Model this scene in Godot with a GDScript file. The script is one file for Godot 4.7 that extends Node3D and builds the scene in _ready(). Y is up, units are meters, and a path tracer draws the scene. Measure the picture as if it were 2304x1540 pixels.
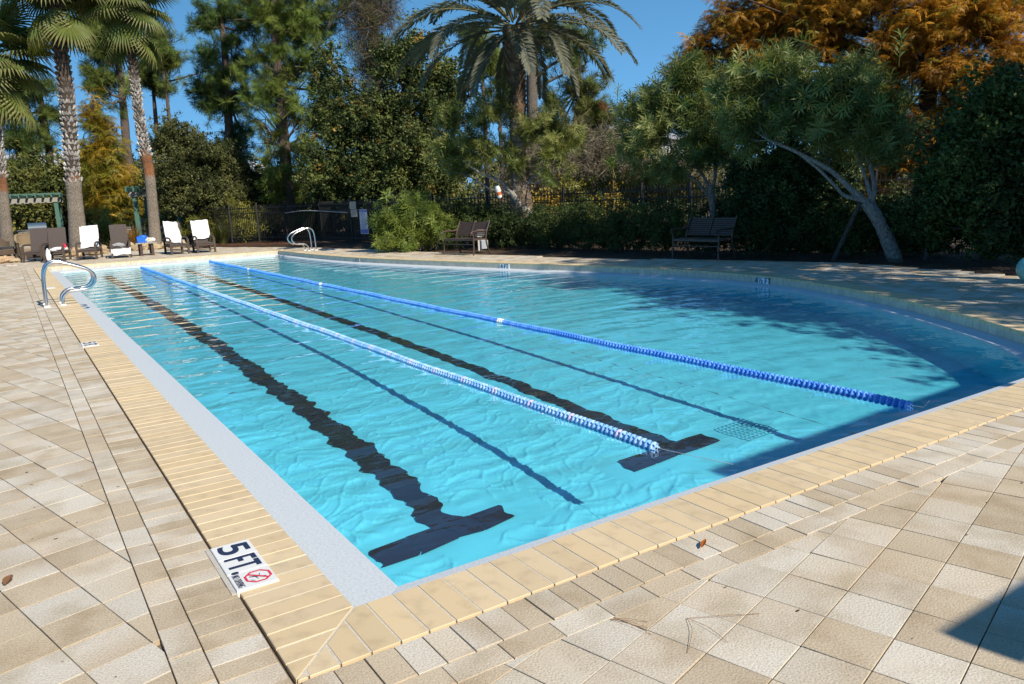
extends Node3D
# A hotel lap pool under a low winter sun. Metres, y up; the deck is y = 0, the lanes run along -z.

const WATER := -0.17
var used := {}
var rng := RandomNumberGenerator.new()
var mats := {}
var wander := FastNoiseLite.new()
var net := FastNoiseLite.new()

# ---------------------------------------------------------------- mesh building
class Geo:
	var v := PackedVector3Array()
	var n := PackedVector3Array()
	var c := PackedColorArray()
	var u := PackedVector2Array()
	func tri(a: Vector3, b: Vector3, d: Vector3, out: Vector3, col: Color) -> void:
		var nn := (b - a).cross(d - a)
		if nn.dot(out) > 0.0:      # clockwise seen from outside
			var t := b
			b = d
			d = t
		else:
			nn = -nn
		nn = nn.normalized()
		v.append(a); v.append(b); v.append(d)
		n.append(nn); n.append(nn); n.append(nn)
		c.append(col); c.append(col); c.append(col)
	func quad(a: Vector3, b: Vector3, d: Vector3, e: Vector3, out: Vector3, col: Color) -> void:
		tri(a, b, d, out, col)
		tri(a, d, e, out, col)
	func smooth(a: Vector3, b: Vector3, d: Vector3, na: Vector3, nb: Vector3, nd: Vector3, ca: Color, cb: Color, cd: Color) -> void:
		var nn := (b - a).cross(d - a)
		if nn.dot(na + nb + nd) > 0.0:
			v.append(a); v.append(d); v.append(b)
			n.append(na); n.append(nd); n.append(nb)
			c.append(ca); c.append(cd); c.append(cb)
		else:
			v.append(a); v.append(b); v.append(d)
			n.append(na); n.append(nb); n.append(nd)
			c.append(ca); c.append(cb); c.append(cd)
	func box(at: Vector3, size: Vector3, col := Color.WHITE, b := Basis()) -> void:
		var h := size / 2.0
		var x := b.x * h.x
		var y := b.y * h.y
		var z := b.z * h.z
		quad(at + x - y - z, at + x + y - z, at + x + y + z, at + x - y + z, x, col)
		quad(at - x - y - z, at - x + y - z, at - x + y + z, at - x - y + z, -x, col)
		quad(at - x + y - z, at + x + y - z, at + x + y + z, at - x + y + z, y, col)
		quad(at - x - y - z, at + x - y - z, at + x - y + z, at - x - y + z, -y, col)
		quad(at - x - y + z, at + x - y + z, at + x + y + z, at - x + y + z, z, col)
		quad(at - x - y - z, at + x - y - z, at + x + y - z, at - x + y - z, -z, col)
	func bar(a: Vector3, b: Vector3, w: float, h: float, col := Color.WHITE) -> void:
		var d := b - a
		var side := d.cross(Vector3.UP)
		if side.length() < 0.001:
			side = Vector3.RIGHT
		side = side.normalized()
		var up := side.cross(d).normalized()
		box((a + b) / 2.0, Vector3(w, h, d.length()), col, Basis(side, up, d.normalized()))
	func bevel_box(at: Vector3, size: Vector3, bv: float, col := Color.WHITE, b := Basis()) -> void:
		# a box whose upper edges are chamfered
		var h := size / 2.0
		var lo := []
		var mid := []
		var top := []
		for s in [[-1, -1], [1, -1], [1, 1], [-1, 1]]:
			lo.append(at + b.x * h.x * s[0] - b.y * h.y + b.z * h.z * s[1])
			mid.append(at + b.x * h.x * s[0] + b.y * (h.y - bv) + b.z * h.z * s[1])
			top.append(at + b.x * (h.x - bv) * s[0] + b.y * h.y + b.z * (h.z - bv) * s[1])
		quad(top[0], top[1], top[2], top[3], b.y, col)
		quad(lo[0], lo[1], lo[2], lo[3], -b.y, col)
		for i in 4:
			var j := (i + 1) % 4
			var o: Vector3 = (lo[i] + lo[j]) / 2.0 - at + b.y * h.y
			quad(lo[i], lo[j], mid[j], mid[i], o, col)
			quad(mid[i], mid[j], top[j], top[i], o.normalized() + b.y, col)
	func tube(p: PackedVector3Array, r: PackedFloat32Array, sides: int, cols: PackedColorArray, caps := true, lump := 0.0) -> void:
		var rings := []
		var norms := []
		var side := Vector3.RIGHT
		var last := p.size() - 1
		for i in p.size():
			var d := (p[mini(i + 1, last)] - p[maxi(i - 1, 0)]).normalized()
			side = (side - d * side.dot(d))
			if side.length() < 0.05:
				side = Vector3.FORWARD - d * d.z * -1.0
			side = side.normalized()
			var up := d.cross(side)
			var ring := PackedVector3Array()
			var nr := PackedVector3Array()
			for k in sides:
				var a := TAU * k / sides
				var q := side * cos(a) + up * sin(a)
				var rr := r[i]
				if lump > 0.0:
					rr *= 1.0 + lump * sin(a * 3.0 + i * 1.7) * cos(i * 2.3 + a)
				ring.append(p[i] + q * rr)
				nr.append(q)
			rings.append(ring)
			norms.append(nr)
		for i in last:
			for k in sides:
				var m := (k + 1) % sides
				smooth(rings[i][k], rings[i][m], rings[i + 1][m], norms[i][k], norms[i][m], norms[i + 1][m], cols[i], cols[i], cols[i + 1])
				smooth(rings[i][k], rings[i + 1][m], rings[i + 1][k], norms[i][k], norms[i + 1][m], norms[i + 1][k], cols[i], cols[i + 1], cols[i + 1])
		if caps:
			for k in range(1, sides - 1):
				tri(rings[0][0], rings[0][k], rings[0][k + 1], p[0] - p[1], cols[0])
				tri(rings[last][0], rings[last][k], rings[last][k + 1], p[last] - p[last - 1], cols[last])
	func lathe(prof: Array, sides: int, b: Basis, at: Vector3, cols: Array) -> void:
		# prof: [radius, along b.y]
		for i in prof.size() - 1:
			var dr: float = prof[i + 1][0] - prof[i][0]
			var dy: float = prof[i + 1][1] - prof[i][1]
			for k in sides:
				var a0 := TAU * k / sides
				var a1 := TAU * (k + 1) / sides
				var q0 := b.x * cos(a0) + b.z * sin(a0)
				var q1 := b.x * cos(a1) + b.z * sin(a1)
				var n0 := (q0 * dy - b.y * dr).normalized()
				var n1 := (q1 * dy - b.y * dr).normalized()
				var A: Vector3 = at + q0 * prof[i][0] + b.y * prof[i][1]
				var B: Vector3 = at + q1 * prof[i][0] + b.y * prof[i][1]
				var C: Vector3 = at + q1 * prof[i + 1][0] + b.y * prof[i + 1][1]
				var D: Vector3 = at + q0 * prof[i + 1][0] + b.y * prof[i + 1][1]
				smooth(A, B, C, n0, n1, n1, cols[i], cols[i], cols[i])
				smooth(A, C, D, n0, n1, n0, cols[i], cols[i], cols[i])
	func leaf(p: Vector3, d: Vector3, side: Vector3, L: float, w: float, droop: float, col: Color) -> void:
		var m := p + d * L * 0.5
		var e := p + d * L - Vector3.UP * droop * L
		var a := m + side * w * 0.5
		var b := m - side * w * 0.5
		var nn := (b - p).cross(a - p).normalized()
		v.append(p); v.append(a); v.append(b)
		v.append(a); v.append(e); v.append(b)
		for i in 6:
			n.append(nn)
			c.append(col)
	func mesh(m: Material) -> ArrayMesh:
		var arr := []
		arr.resize(Mesh.ARRAY_MAX)
		arr[Mesh.ARRAY_VERTEX] = v
		arr[Mesh.ARRAY_NORMAL] = n
		arr[Mesh.ARRAY_COLOR] = c
		if u.size() == v.size():
			arr[Mesh.ARRAY_TEX_UV] = u
		var am := ArrayMesh.new()
		am.add_surface_from_arrays(Mesh.PRIMITIVE_TRIANGLES, arr)
		am.surface_set_material(0, m)
		return am

# ---------------------------------------------------------------- naming
func numbered(called: String) -> String:
	if not used.has(called):
		used[called] = 0
		return called
	used[called] += 1
	return "%s_%03d" % [called, used[called]]

func tag(o: Node3D, label: String, category: String, group := "") -> Node3D:
	o.set_meta("label", label)
	o.set_meta("category", category)
	if group != "":
		o.set_meta("group", group)
	return o

func thing(called: String, label: String, category: String, at: Vector3, turn := 0.0, group := "") -> Node3D:
	var o := Node3D.new()
	o.name = numbered(called)
	add_child(o)
	o.position = at
	o.rotation.y = turn
	tag(o, label, category, group)
	return o

func part(called: String, m: Mesh, parent: Node3D, xf := Transform3D()) -> MeshInstance3D:
	var o := MeshInstance3D.new()
	o.name = called
	o.mesh = m
	o.transform = xf
	parent.add_child(o, true)
	return o

func struct(called: String, m: Mesh) -> MeshInstance3D:
	var o := MeshInstance3D.new()
	o.name = numbered(called)
	o.mesh = m
	add_child(o)
	o.set_meta("kind", "structure")
	return o

func one(called: String, m: Mesh, label: String, category: String, group := "", at := Vector3.ZERO) -> MeshInstance3D:
	var o := MeshInstance3D.new()
	o.name = numbered(called)
	o.mesh = m
	o.position = at
	add_child(o)
	tag(o, label, category, group)
	return o

func scatter(called: String, m: Mesh, xf: Array, cols: Array, parent: Node3D) -> MultiMeshInstance3D:
	var mm := MultiMesh.new()
	mm.transform_format = MultiMesh.TRANSFORM_3D
	mm.use_colors = true
	mm.mesh = m
	mm.instance_count = xf.size()
	for i in xf.size():
		mm.set_instance_transform(i, xf[i])
		mm.set_instance_color(i, cols[i])
	var o := MultiMeshInstance3D.new()
	o.name = called
	o.multimesh = mm
	parent.add_child(o, true)
	o.set_meta("kind", "stuff")
	return o

# ---------------------------------------------------------------- materials
func lin(r: float, g: float, b: float) -> Color:
	return Color(r, g, b).linear_to_srgb()

func noise_tex(freq: float, ramp: Array, size := 512, kind := FastNoiseLite.TYPE_SIMPLEX, octaves := 3, seed_ := 1) -> NoiseTexture2D:
	var f := FastNoiseLite.new()
	f.noise_type = kind
	f.frequency = freq
	f.seed = seed_
	f.fractal_octaves = octaves
	var t := NoiseTexture2D.new()
	t.width = size
	t.height = size
	t.seamless = true
	t.noise = f
	if ramp.size():
		var g := Gradient.new()
		var offs := PackedFloat32Array()
		var cs := PackedColorArray()
		for r in ramp:
			offs.append(r[0])
			cs.append(Color(r[1], r[1], r[1]) if r.size() == 2 else Color(r[1], r[2], r[3]))
		g.offsets = offs
		g.colors = cs
		t.color_ramp = g
	return t

func mat(called: String, col: Color, rough := 0.8, metal := 0.0) -> StandardMaterial3D:
	var m := StandardMaterial3D.new()
	m.resource_name = called
	m.albedo_color = col
	m.roughness = rough
	m.metallic = metal
	m.vertex_color_use_as_albedo = true
	mats[called] = m
	return m

func grain(m: StandardMaterial3D, albedo: Texture2D, scale: float, bump: Texture2D = null, depth := 0.0) -> StandardMaterial3D:
	m.albedo_texture = albedo
	m.uv1_triplanar = true
	m.uv1_world_triplanar = true
	m.uv1_scale = Vector3.ONE * scale
	if bump:
		m.heightmap_enabled = true
		m.heightmap_texture = bump
		m.heightmap_scale = depth
	return m

func make_materials() -> void:
	var speck := noise_tex(0.07, [[0.0, 0.6], [0.24, 0.84], [0.38, 0.94], [0.55, 0.98], [0.72, 1.04], [0.8, 1.16], [1.0, 1.08]], 1024, FastNoiseLite.TYPE_SIMPLEX, 4, 4)
	var rough_bump := noise_tex(0.12, [], 512, FastNoiseLite.TYPE_SIMPLEX, 3, 9)
	(speck.noise as FastNoiseLite).fractal_gain = 0.8
	grain(mat("paver", Color.WHITE, 0.9), speck, 1.1, rough_bump, 0.12)
	var soil := noise_tex(0.012, [[0.0, 0.89, 0.87, 0.83], [0.35, 0.965, 0.955, 0.94], [0.55, 1.0, 1.0, 1.0], [1.0, 1.04, 1.04, 1.03]], 512, FastNoiseLite.TYPE_SIMPLEX, 5, 15)
	for n in ["paver"]:
		mats[n].detail_enabled = true
		mats[n].detail_albedo = soil
		mats[n].detail_blend_mode = BaseMaterial3D.BLEND_MODE_MUL
		mats[n].detail_uv_layer = BaseMaterial3D.DETAIL_UV_2
		mats[n].uv2_triplanar = true
		mats[n].uv2_world_triplanar = true
		mats[n].uv2_scale = Vector3.ONE * 0.37
	var stain := noise_tex(0.012, [[0.0, 0.92], [0.3, 0.975], [0.5, 1.0], [1.0, 1.0]], 512, FastNoiseLite.TYPE_SIMPLEX, 5, 12)
	grain(mat("coping", Color.WHITE, 0.62), stain, 1.0, rough_bump, 0.03)
	grain(mat("plaster", Color.WHITE, 0.6), noise_tex(0.05, [[0.0, 0.88], [0.5, 0.97], [1.0, 1.0]], 512, FastNoiseLite.TYPE_SIMPLEX, 5, 5), 1.6, rough_bump, 0.05)
	grain(mat("pool_plaster", Color.WHITE, 0.7), noise_tex(0.01, [[0.0, 0.93], [0.5, 0.98], [1.0, 1.0]], 512, FastNoiseLite.TYPE_SIMPLEX, 4, 6), 0.35)
	mat("lane_tile", Color.WHITE, 0.7).metallic_specular = 0.15
	grain(mat("bark", Color.WHITE, 0.95), noise_tex(0.03, [[0.0, 0.5], [0.4, 0.8], [0.7, 1.0], [1.0, 1.1]], 512, FastNoiseLite.TYPE_SIMPLEX, 5, 31), 1.2, noise_tex(0.04, [], 512, FastNoiseLite.TYPE_SIMPLEX, 5, 32), 3.0)
	mats["bark"].uv1_scale = Vector3(1.6, 0.5, 1.6)
	grain(mat("mulch", Color.WHITE, 0.95), noise_tex(0.05, [[0.0, 0.35], [0.45, 0.8], [0.7, 1.1], [1.0, 1.5]], 512, FastNoiseLite.TYPE_SIMPLEX, 5, 41), 1.3, noise_tex(0.06, [], 512, FastNoiseLite.TYPE_SIMPLEX, 5, 42), 2.5)
	var lf := mat("leaf", Color.WHITE, 0.5)
	lf.backlight_enabled = true
	lf.backlight = Color(0.85, 0.85, 0.6)
	lf.metallic_specular = 0.4
	var gl := mat("glossy_leaf", Color.WHITE, 0.55)
	gl.metallic_specular = 0.35
	gl.backlight_enabled = true
	gl.backlight = Color(0.3, 0.3, 0.2)
	var nd := mat("needle", Color.WHITE, 0.6)
	nd.backlight_enabled = true
	nd.backlight = Color(0.5, 0.5, 0.3)
	nd.metallic_specular = 0.3
	var st := mat("steel", lin(0.62, 0.62, 0.63), 0.22, 1.0)
	st.vertex_color_use_as_albedo = false
	mat("white_plastic", Color.WHITE, 0.45)
	mat("float_plastic", Color.WHITE, 0.33)
	mat("black_metal", Color.WHITE, 0.5)
	grain(mat("wood", Color.WHITE, 0.75), noise_tex(0.02, [[0.0, 0.75], [0.5, 0.95], [1.0, 1.05]], 512, FastNoiseLite.TYPE_SIMPLEX, 4, 51), 0.8)
	mats["wood"].uv1_scale = Vector3(0.6, 4.0, 4.0)
	var tw := grain(mat("towel", Color.WHITE, 1.0), noise_tex(0.08, [[0.0, 0.9], [1.0, 1.0]], 512, FastNoiseLite.TYPE_SIMPLEX, 3, 61), 2.0, noise_tex(0.1, [], 512, FastNoiseLite.TYPE_SIMPLEX, 3, 62), 0.6)
	tw.rim_enabled = true
	tw.rim = 0.4
	grain(mat("weave", Color.WHITE, 0.8), noise_tex(0.06, [[0.0, 0.7], [0.5, 0.95], [1.0, 1.05]], 512, FastNoiseLite.TYPE_SIMPLEX, 2, 71), 3.0, noise_tex(0.09, [], 512, FastNoiseLite.TYPE_SIMPLEX, 2, 72), 0.8)
	grain(mat("stone", Color.WHITE, 0.9), noise_tex(0.02, [[0.0, 0.6], [0.5, 0.95], [1.0, 1.1]], 512, FastNoiseLite.TYPE_SIMPLEX, 5, 81), 1.5, noise_tex(0.03, [], 512, FastNoiseLite.TYPE_SIMPLEX, 5, 82), 2.0)
	mat("print", Color.WHITE, 0.6)
	mat("roofing", Color.WHITE, 0.5)
	var w := StandardMaterial3D.new()
	w.resource_name = "water"
	w.transparency = BaseMaterial3D.TRANSPARENCY_ALPHA
	w.albedo_color = Color(0.75, 0.93, 1.0, 0.02)
	w.roughness = 0.0
	w.metallic_specular = 0.5
	var wn := FastNoiseLite.new()
	wn.noise_type = FastNoiseLite.TYPE_SIMPLEX
	wn.frequency = 0.011
	wn.fractal_octaves = 3
	wn.seed = 77
	var wt := NoiseTexture2D.new()
	wt.width = 1024
	wt.height = 1024
	wt.seamless = true
	wt.as_normal_map = true
	wt.bump_strength = 6.0
	wt.noise = wn
	w.normal_enabled = true
	w.normal_texture = wt
	w.normal_scale = 0.26
	w.uv1_triplanar = true
	w.uv1_world_triplanar = true
	w.uv1_scale = Vector3(0.16, 0.3, 0.36)
	mats["water"] = w

# ---------------------------------------------------------------- pool outline
var outline := PackedVector2Array()      # inner edge of the coping, (x, z), closed
var onorm := PackedVector2Array()        # outward normals there
var sides := []                          # four runs: {p, n, miter0, miter1, len}
const CA := Vector2(0.97, -2.8)
const CB := Vector2(7.7, -2.8)
const CC := Vector2(8.2, -28.3)
const CD := Vector2(0.97, -28.95)

func catmull(k: Array, t: float) -> Vector2:
	var f := clampf(t, 0.0, 1.0) * (k.size() - 1)
	var i := mini(int(f), k.size() - 2)
	var x := f - i
	var p0: Vector2 = k[maxi(i - 1, 0)]
	var p1: Vector2 = k[i]
	var p2: Vector2 = k[i + 1]
	var p3: Vector2 = k[mini(i + 2, k.size() - 1)]
	return 0.5 * (2.0 * p1 + (p2 - p0) * x + (2.0 * p0 - 5.0 * p1 + 4.0 * p2 - p3) * x * x + (3.0 * p1 - 3.0 * p2 + p3 - p0) * x * x * x)

func make_outline() -> void:
	var knots := [CB, Vector2(8.42, -3.62), Vector2(9.25, -4.8), Vector2(9.98, -6.07), Vector2(10.62, -7.5), Vector2(11.02, -9.1), Vector2(11.0, -11.3), Vector2(10.53, -13.6), Vector2(9.95, -15.75), Vector2(9.4, -17.75), Vector2(8.93, -19.7), Vector2(8.52, -21.8), Vector2(8.28, -24.8), CC]
	var curve := PackedVector2Array()
	for i in 121:
		curve.append(catmull(knots, i / 120.0))
	var runs := [PackedVector2Array([CA, CB]), curve, PackedVector2Array([CC, CD]), PackedVector2Array([CD, CA])]
	for r in runs:
		var p: PackedVector2Array = r
		var nn := PackedVector2Array()
		var L := 0.0
		for i in p.size():
			var d := (p[mini(i + 1, p.size() - 1)] - p[maxi(i - 1, 0)]).normalized()
			nn.append(Vector2(-d.y, d.x))
		for i in p.size() - 1:
			L += p[i].distance_to(p[i + 1])
		sides.append({"p": p, "n": nn, "len": L})
	for s in 4:
		var a: Vector2 = sides[s].n[0]
		var b: Vector2 = sides[(s + 3) % 4].n[sides[(s + 3) % 4].n.size() - 1]
		var bis := (a + b).normalized()
		sides[s].m0 = bis
		sides[(s + 3) % 4].m1 = bis
		for i in sides[s].p.size() - 1:
			outline.append(sides[s].p[i])
			onorm.append(bis / bis.dot(a) if i == 0 else sides[s].n[i])

func offset(d: float) -> PackedVector2Array:
	var o := PackedVector2Array()
	for i in outline.size():
		o.append(outline[i] + onorm[i] * d)
	return o

func along(s: int, t: float) -> Array:
	# point and outward normal at arc length t of a run, extended straight past its ends
	var p: PackedVector2Array = sides[s].p
	var nn: PackedVector2Array = sides[s].n
	var last := p.size() - 1
	if t <= 0.0:
		return [p[0] + (p[1] - p[0]).normalized() * t, nn[0]]
	for i in last:
		var l := p[i].distance_to(p[i + 1])
		if t <= l or i == last - 1:
			return [p[i] + (p[i + 1] - p[i]) / l * t, nn[i].lerp(nn[i + 1], clampf(t / l, 0.0, 1.0)).normalized()]
		t -= l
	return [p[last], nn[last]]

func clip_half(poly: PackedVector2Array, at: Vector2, n: Vector2) -> PackedVector2Array:
	var out := PackedVector2Array()
	for i in poly.size():
		var a := poly[i]
		var b := poly[(i + 1) % poly.size()]
		var da := (a - at).dot(n)
		var db := (b - at).dot(n)
		if da <= 0.0:
			out.append(a)
		if da * db < 0.0:
			out.append(a + (b - a) * (da / (da - db)))
	return out

func slab(g: Geo, poly: PackedVector2Array, y: float, bv: float, drop: float, c0: Color, c1: Color, axis: Vector2, tilt := 0.0) -> void:
	# one paving piece: top, chamfer, sides; its tone runs from c0 to c1 along axis
	var cen := Vector2.ZERO
	for p in poly:
		cen += p
	cen /= poly.size()
	var top := []
	var mid := []
	var low := []
	var cols := []
	for p in poly:
		var d := (cen - p)
		var q := p + d.normalized() * minf(bv * 1.5, d.length() * 0.5)
		var yy := y + (p - cen).dot(axis) * tilt
		top.append(Vector3(q.x, yy, q.y))
		mid.append(Vector3(p.x, yy - bv, p.y))
		low.append(Vector3(p.x, y - drop, p.y))
		cols.append(c0.lerp(c1, clampf(0.5 + (p - cen).dot(axis) * 4.0, 0.0, 1.0)))
	var mc := c0.lerp(c1, 0.5)
	var c3 := Vector3(cen.x, y, cen.y)
	for i in poly.size():
		var j := (i + 1) % poly.size()
		g.smooth(c3, top[i], top[j], Vector3.UP, Vector3.UP, Vector3.UP, mc, cols[i], cols[j])
		var o: Vector3 = (mid[i] + mid[j]) / 2.0 - c3
		o.y = 0.0
		g.quad(mid[i], mid[j], top[j], top[i], o.normalized() + Vector3.UP, cols[i])
		g.quad(low[i], low[j], mid[j], mid[i], o, cols[i])

func paver_tone() -> Array:
	var tan_ := Color(0.50, 0.40, 0.275)
	var sand := Color(0.575, 0.48, 0.355)
	var cream := Color(0.63, 0.57, 0.475)
	var k := rng.randf()
	var a := tan_
	var b := sand
	if k < 0.34:
		a = tan_; b = tan_.lerp(sand, 0.5)
	elif k < 0.58:
		a = sand; b = cream.lerp(sand, 0.4)
	elif k < 0.8:
		a = cream; b = cream.lerp(sand, 0.3)
	else:
		a = tan_; b = cream
	var f := rng.randf_range(0.93, 1.06)
	return [a * f, b * f]

func coping_tone() -> Color:
	var a := Color(0.635, 0.49, 0.30)
	var f := rng.randf_range(0.93, 1.05)
	var w := rng.randf_range(-0.015, 0.02)
	return Color(a.r * f, a.g * f - w * 0.5, a.b * f - w)

func band(parent: Node3D, called: String, rest: String, material: String, d0: float, d1: float, step: float, limit: int, tone: int, gap: float, bv: float, drop: float) -> void:
	# a course of bricks right round the pool; those largest in view are pieces of their own
	var pieces := []
	for s in 4:
		var L: float = sides[s].len
		var ext := d1 * 1.2
		var n0 := int(ceil((L + 2.0 * ext) / step))
		for k in n0:
			var t0 := -ext + k * step
			var t1 := t0 + step - gap
			var a := along(s, t0)
			var b := along(s, t1)
			var mid: Vector2 = (a[0] + b[0]) / 2.0 + a[1] * (d0 + d1) / 2.0
			var poly := PackedVector2Array([a[0] + a[1] * d0, b[0] + b[1] * d0, b[0] + b[1] * d1, a[0] + a[1] * d1])
			if t0 < d1 or t1 > L - d1:
				for e in 2:
					var bis: Vector2 = sides[s].m0 if e == 0 else sides[s].m1
					var at: Vector2 = sides[s].p[0] if e == 0 else sides[s].p[sides[s].p.size() - 1]
					var cutn := Vector2(-bis.y, bis.x)
					var inward: Vector2 = sides[s].p[1] - sides[s].p[0] if e == 0 else sides[s].p[sides[s].p.size() - 2] - at
					if cutn.dot(inward) > 0.0:
						cutn = -cutn
					poly = clip_half(poly, at - cutn * gap * 0.5, cutn)
					if poly.size() < 3:
						break
			if poly.size() < 3:
				continue
			pieces.append({"poly": poly, "d": mid.length(), "axis": Vector2(-a[1].y, a[1].x) if tone == 0 else a[1].rotated(rng.randf() * TAU)})
	pieces.sort_custom(func(x, y): return x.d < y.d)
	var merged := Geo.new()
	for i in pieces.size():
		var q = pieces[i]
		var g := Geo.new() if i < limit else merged
		if tone == 0:
			var c := coping_tone()
			slab(g, q.poly, rng.randf_range(-0.0015, 0.0015), bv, drop, c, c * rng.randf_range(0.96, 1.04), q.axis)
		else:
			var t := paver_tone()
			slab(g, q.poly, rng.randf_range(-0.002, 0.002), bv, drop, t[0], t[1], q.axis, rng.randf_range(-0.01, 0.01))
		if i < limit:
			part(called, g.mesh(mats[material]), parent)
	if merged.v.size():
		part(rest, merged.mesh(mats[material]), parent).set_meta("kind", "stuff")

func flat(g: Geo, poly: PackedVector2Array, y: float, col: Color) -> void:
	var idx := Geometry2D.triangulate_polygon(poly)
	for i in range(0, idx.size(), 3):
		var a := poly[idx[i]]
		var b := poly[idx[i + 1]]
		var d := poly[idx[i + 2]]
		g.tri(Vector3(a.x, y, a.y), Vector3(b.x, y, b.y), Vector3(d.x, y, d.y), Vector3.UP, col)

func around_pool(g: Geo, rect: PackedVector2Array, hole: PackedVector2Array, y: float, col: Color) -> void:
	for half in [PackedVector2Array([Vector2(-900, -900), Vector2(4.5, -900), Vector2(4.5, 900), Vector2(-900, 900)]), PackedVector2Array([Vector2(4.5, -900), Vector2(900, -900), Vector2(900, 900), Vector2(4.5, 900)])]:
		for piece in Geometry2D.intersect_polygons(rect, half):
			for q in Geometry2D.clip_polygons(piece, hole):
				flat(g, q, y, col)

func depth_at(x: float, z: float) -> float:
	# the basin is deepest at the near left corner and shelves towards the far end
	return 3.35 / maxf(Vector2(x, z).length(), 4.3)

func build_pool() -> void:
	# ground and paving
	var ground := Geo.new()
	around_pool(ground, PackedVector2Array([Vector2(-400, -400), Vector2(400, -400), Vector2(400, 400), Vector2(-400, 400)]), offset(0.1), -0.07, Color(0.13, 0.085, 0.05))
	struct("ground", ground.mesh(mats["mulch"]))
	var deck_edge := PackedVector2Array([Vector2(-4, 9), Vector2(-4, -37.2), Vector2(5.6, -36.6), Vector2(7.2, -34.6), Vector2(9.0, -30.4), Vector2(10.35, -24.4), Vector2(11.06, -18.4), Vector2(11.83, -14.9), Vector2(12.5, -12.9), Vector2(13.2, -11.0), Vector2(13.55, -9.2), Vector2(13.45, -7.4), Vector2(13.1, -5.8), Vector2(13.4, 9)])
	var base := Geo.new()
	around_pool(base, deck_edge, offset(0.02), -0.022, Color(0.20, 0.15, 0.10))
	var deck := struct("pool_deck", base.mesh(mats["paver"]))
	var inner := offset(0.69)
	var e1 := Vector2(0.2295, -0.0635)
	var e2 := Vector2(0.0635, 0.2295)
	var o := Vector2(2.013, -2.03)
	var field := []
	var hole_far := offset(1.3)
	for i in range(-90, 90):
		for j in range(-190, 60):
			var cpt := o + e1 * (i + 0.5) + e2 * (j + 0.5)
			if cpt.x < -1.6 or cpt.x > 13.6 or cpt.y > 1.6 or cpt.y < -37.5:
				continue
			if not Geometry2D.is_point_in_polygon(cpt, deck_edge):
				continue
			var k := 0.4915
			var sq := PackedVector2Array([cpt - e1 * k - e2 * k, cpt + e1 * k - e2 * k, cpt + e1 * k + e2 * k, cpt - e1 * k + e2 * k])
			if Geometry2D.is_point_in_polygon(cpt, hole_far):
				for q in Geometry2D.clip_polygons(sq, inner):
					if q.size() >= 3 and q.size() < 12:
						var area := 0.0
						for m in q.size():
							area += q[m].cross(q[(m + 1) % q.size()])
						if absf(area) > 0.004:
							field.append({"poly": q, "d": cpt.length()})
			else:
				field.append({"poly": sq, "d": cpt.length()})
	field.sort_custom(func(x, y): return x.d < y.d)
	var rest := Geo.new()
	var seen_ := 0
	for f in field:
		var t := paver_tone()
		# behind or beside the lens nothing shows: those go with the rest
		var cx := 0.0
		var cz := 0.0
		for p in f.poly:
			cx += p.x / f.poly.size()
			cz += p.y / f.poly.size()
		var mine: bool = seen_ < 300 and cz < -0.6 and cx > -0.35 - 0.06 * absf(cz) and cx < 6.5
		var g := Geo.new() if mine else rest
		slab(g, f.poly, rng.randf_range(-0.002, 0.002), 0.0016, 0.03, t[0], t[1], Vector2.from_angle(rng.randf() * TAU), rng.randf_range(-0.012, 0.012))
		if mine:
			seen_ += 1
			part("paver", g.mesh(mats["paver"]), deck)
	part("far_paving", rest.mesh(mats["paver"]), deck).set_meta("kind", "stuff")
	band(deck, "soldier_paver", "far_soldier_course", "paver", 0.36, 0.565, 0.115, 300, 1, 0.0045, 0.0016, 0.03)
	band(deck, "stretcher_paver", "far_stretcher_course", "paver", 0.57, 0.685, 0.23, 250, 1, 0.0045, 0.0016, 0.03)
	# coping on its pale mortar bed
	var bed := Geo.new()
	var oi := offset(0.004)
	var oo := offset(0.338)
	for i in outline.size():
		var j := (i + 1) % outline.size()
		bed.quad(Vector3(oi[i].x, -0.0025, oi[i].y), Vector3(oi[j].x, -0.0025, oi[j].y), Vector3(oo[j].x, -0.0025, oo[j].y), Vector3(oo[i].x, -0.0025, oo[i].y), Vector3.UP, Color(0.62, 0.57, 0.48))
		bed.quad(Vector3(oo[i].x, -0.0025, oo[i].y), Vector3(oo[j].x, -0.0025, oo[j].y), Vector3(oo[j].x, -0.04, oo[j].y), Vector3(oo[i].x, -0.04, oo[i].y), Vector3(onorm[i].x, 0, onorm[i].y), Color(0.3, 0.25, 0.2))
	var coping := struct("coping", bed.mesh(mats["plaster"]))
	band(coping, "coping_brick", "far_coping_bricks", "coping", 0.0, 0.345, 0.1165, 300, 0, 0.0075, 0.0025, 0.045)
	# basin
	var basin := Geo.new()
	var lip := PackedVector2Array()
	var lip2 := PackedVector2Array()
	for i in outline.size():
		# broad along the left and front, narrow round the curve
		var w := 0.335 if i == 0 or i == outline.size() - 1 else lerpf(0.335, 0.15, smoothstep(0.0, 14.0, float(i - 1)))
		lip.append(outline[i] - onorm[i] * w)
		lip2.append(outline[i] - onorm[i] * (w + 0.02))
	var wl := offset(0.012)
	var shelf := Color(0.57, 0.615, 0.65)
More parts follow.
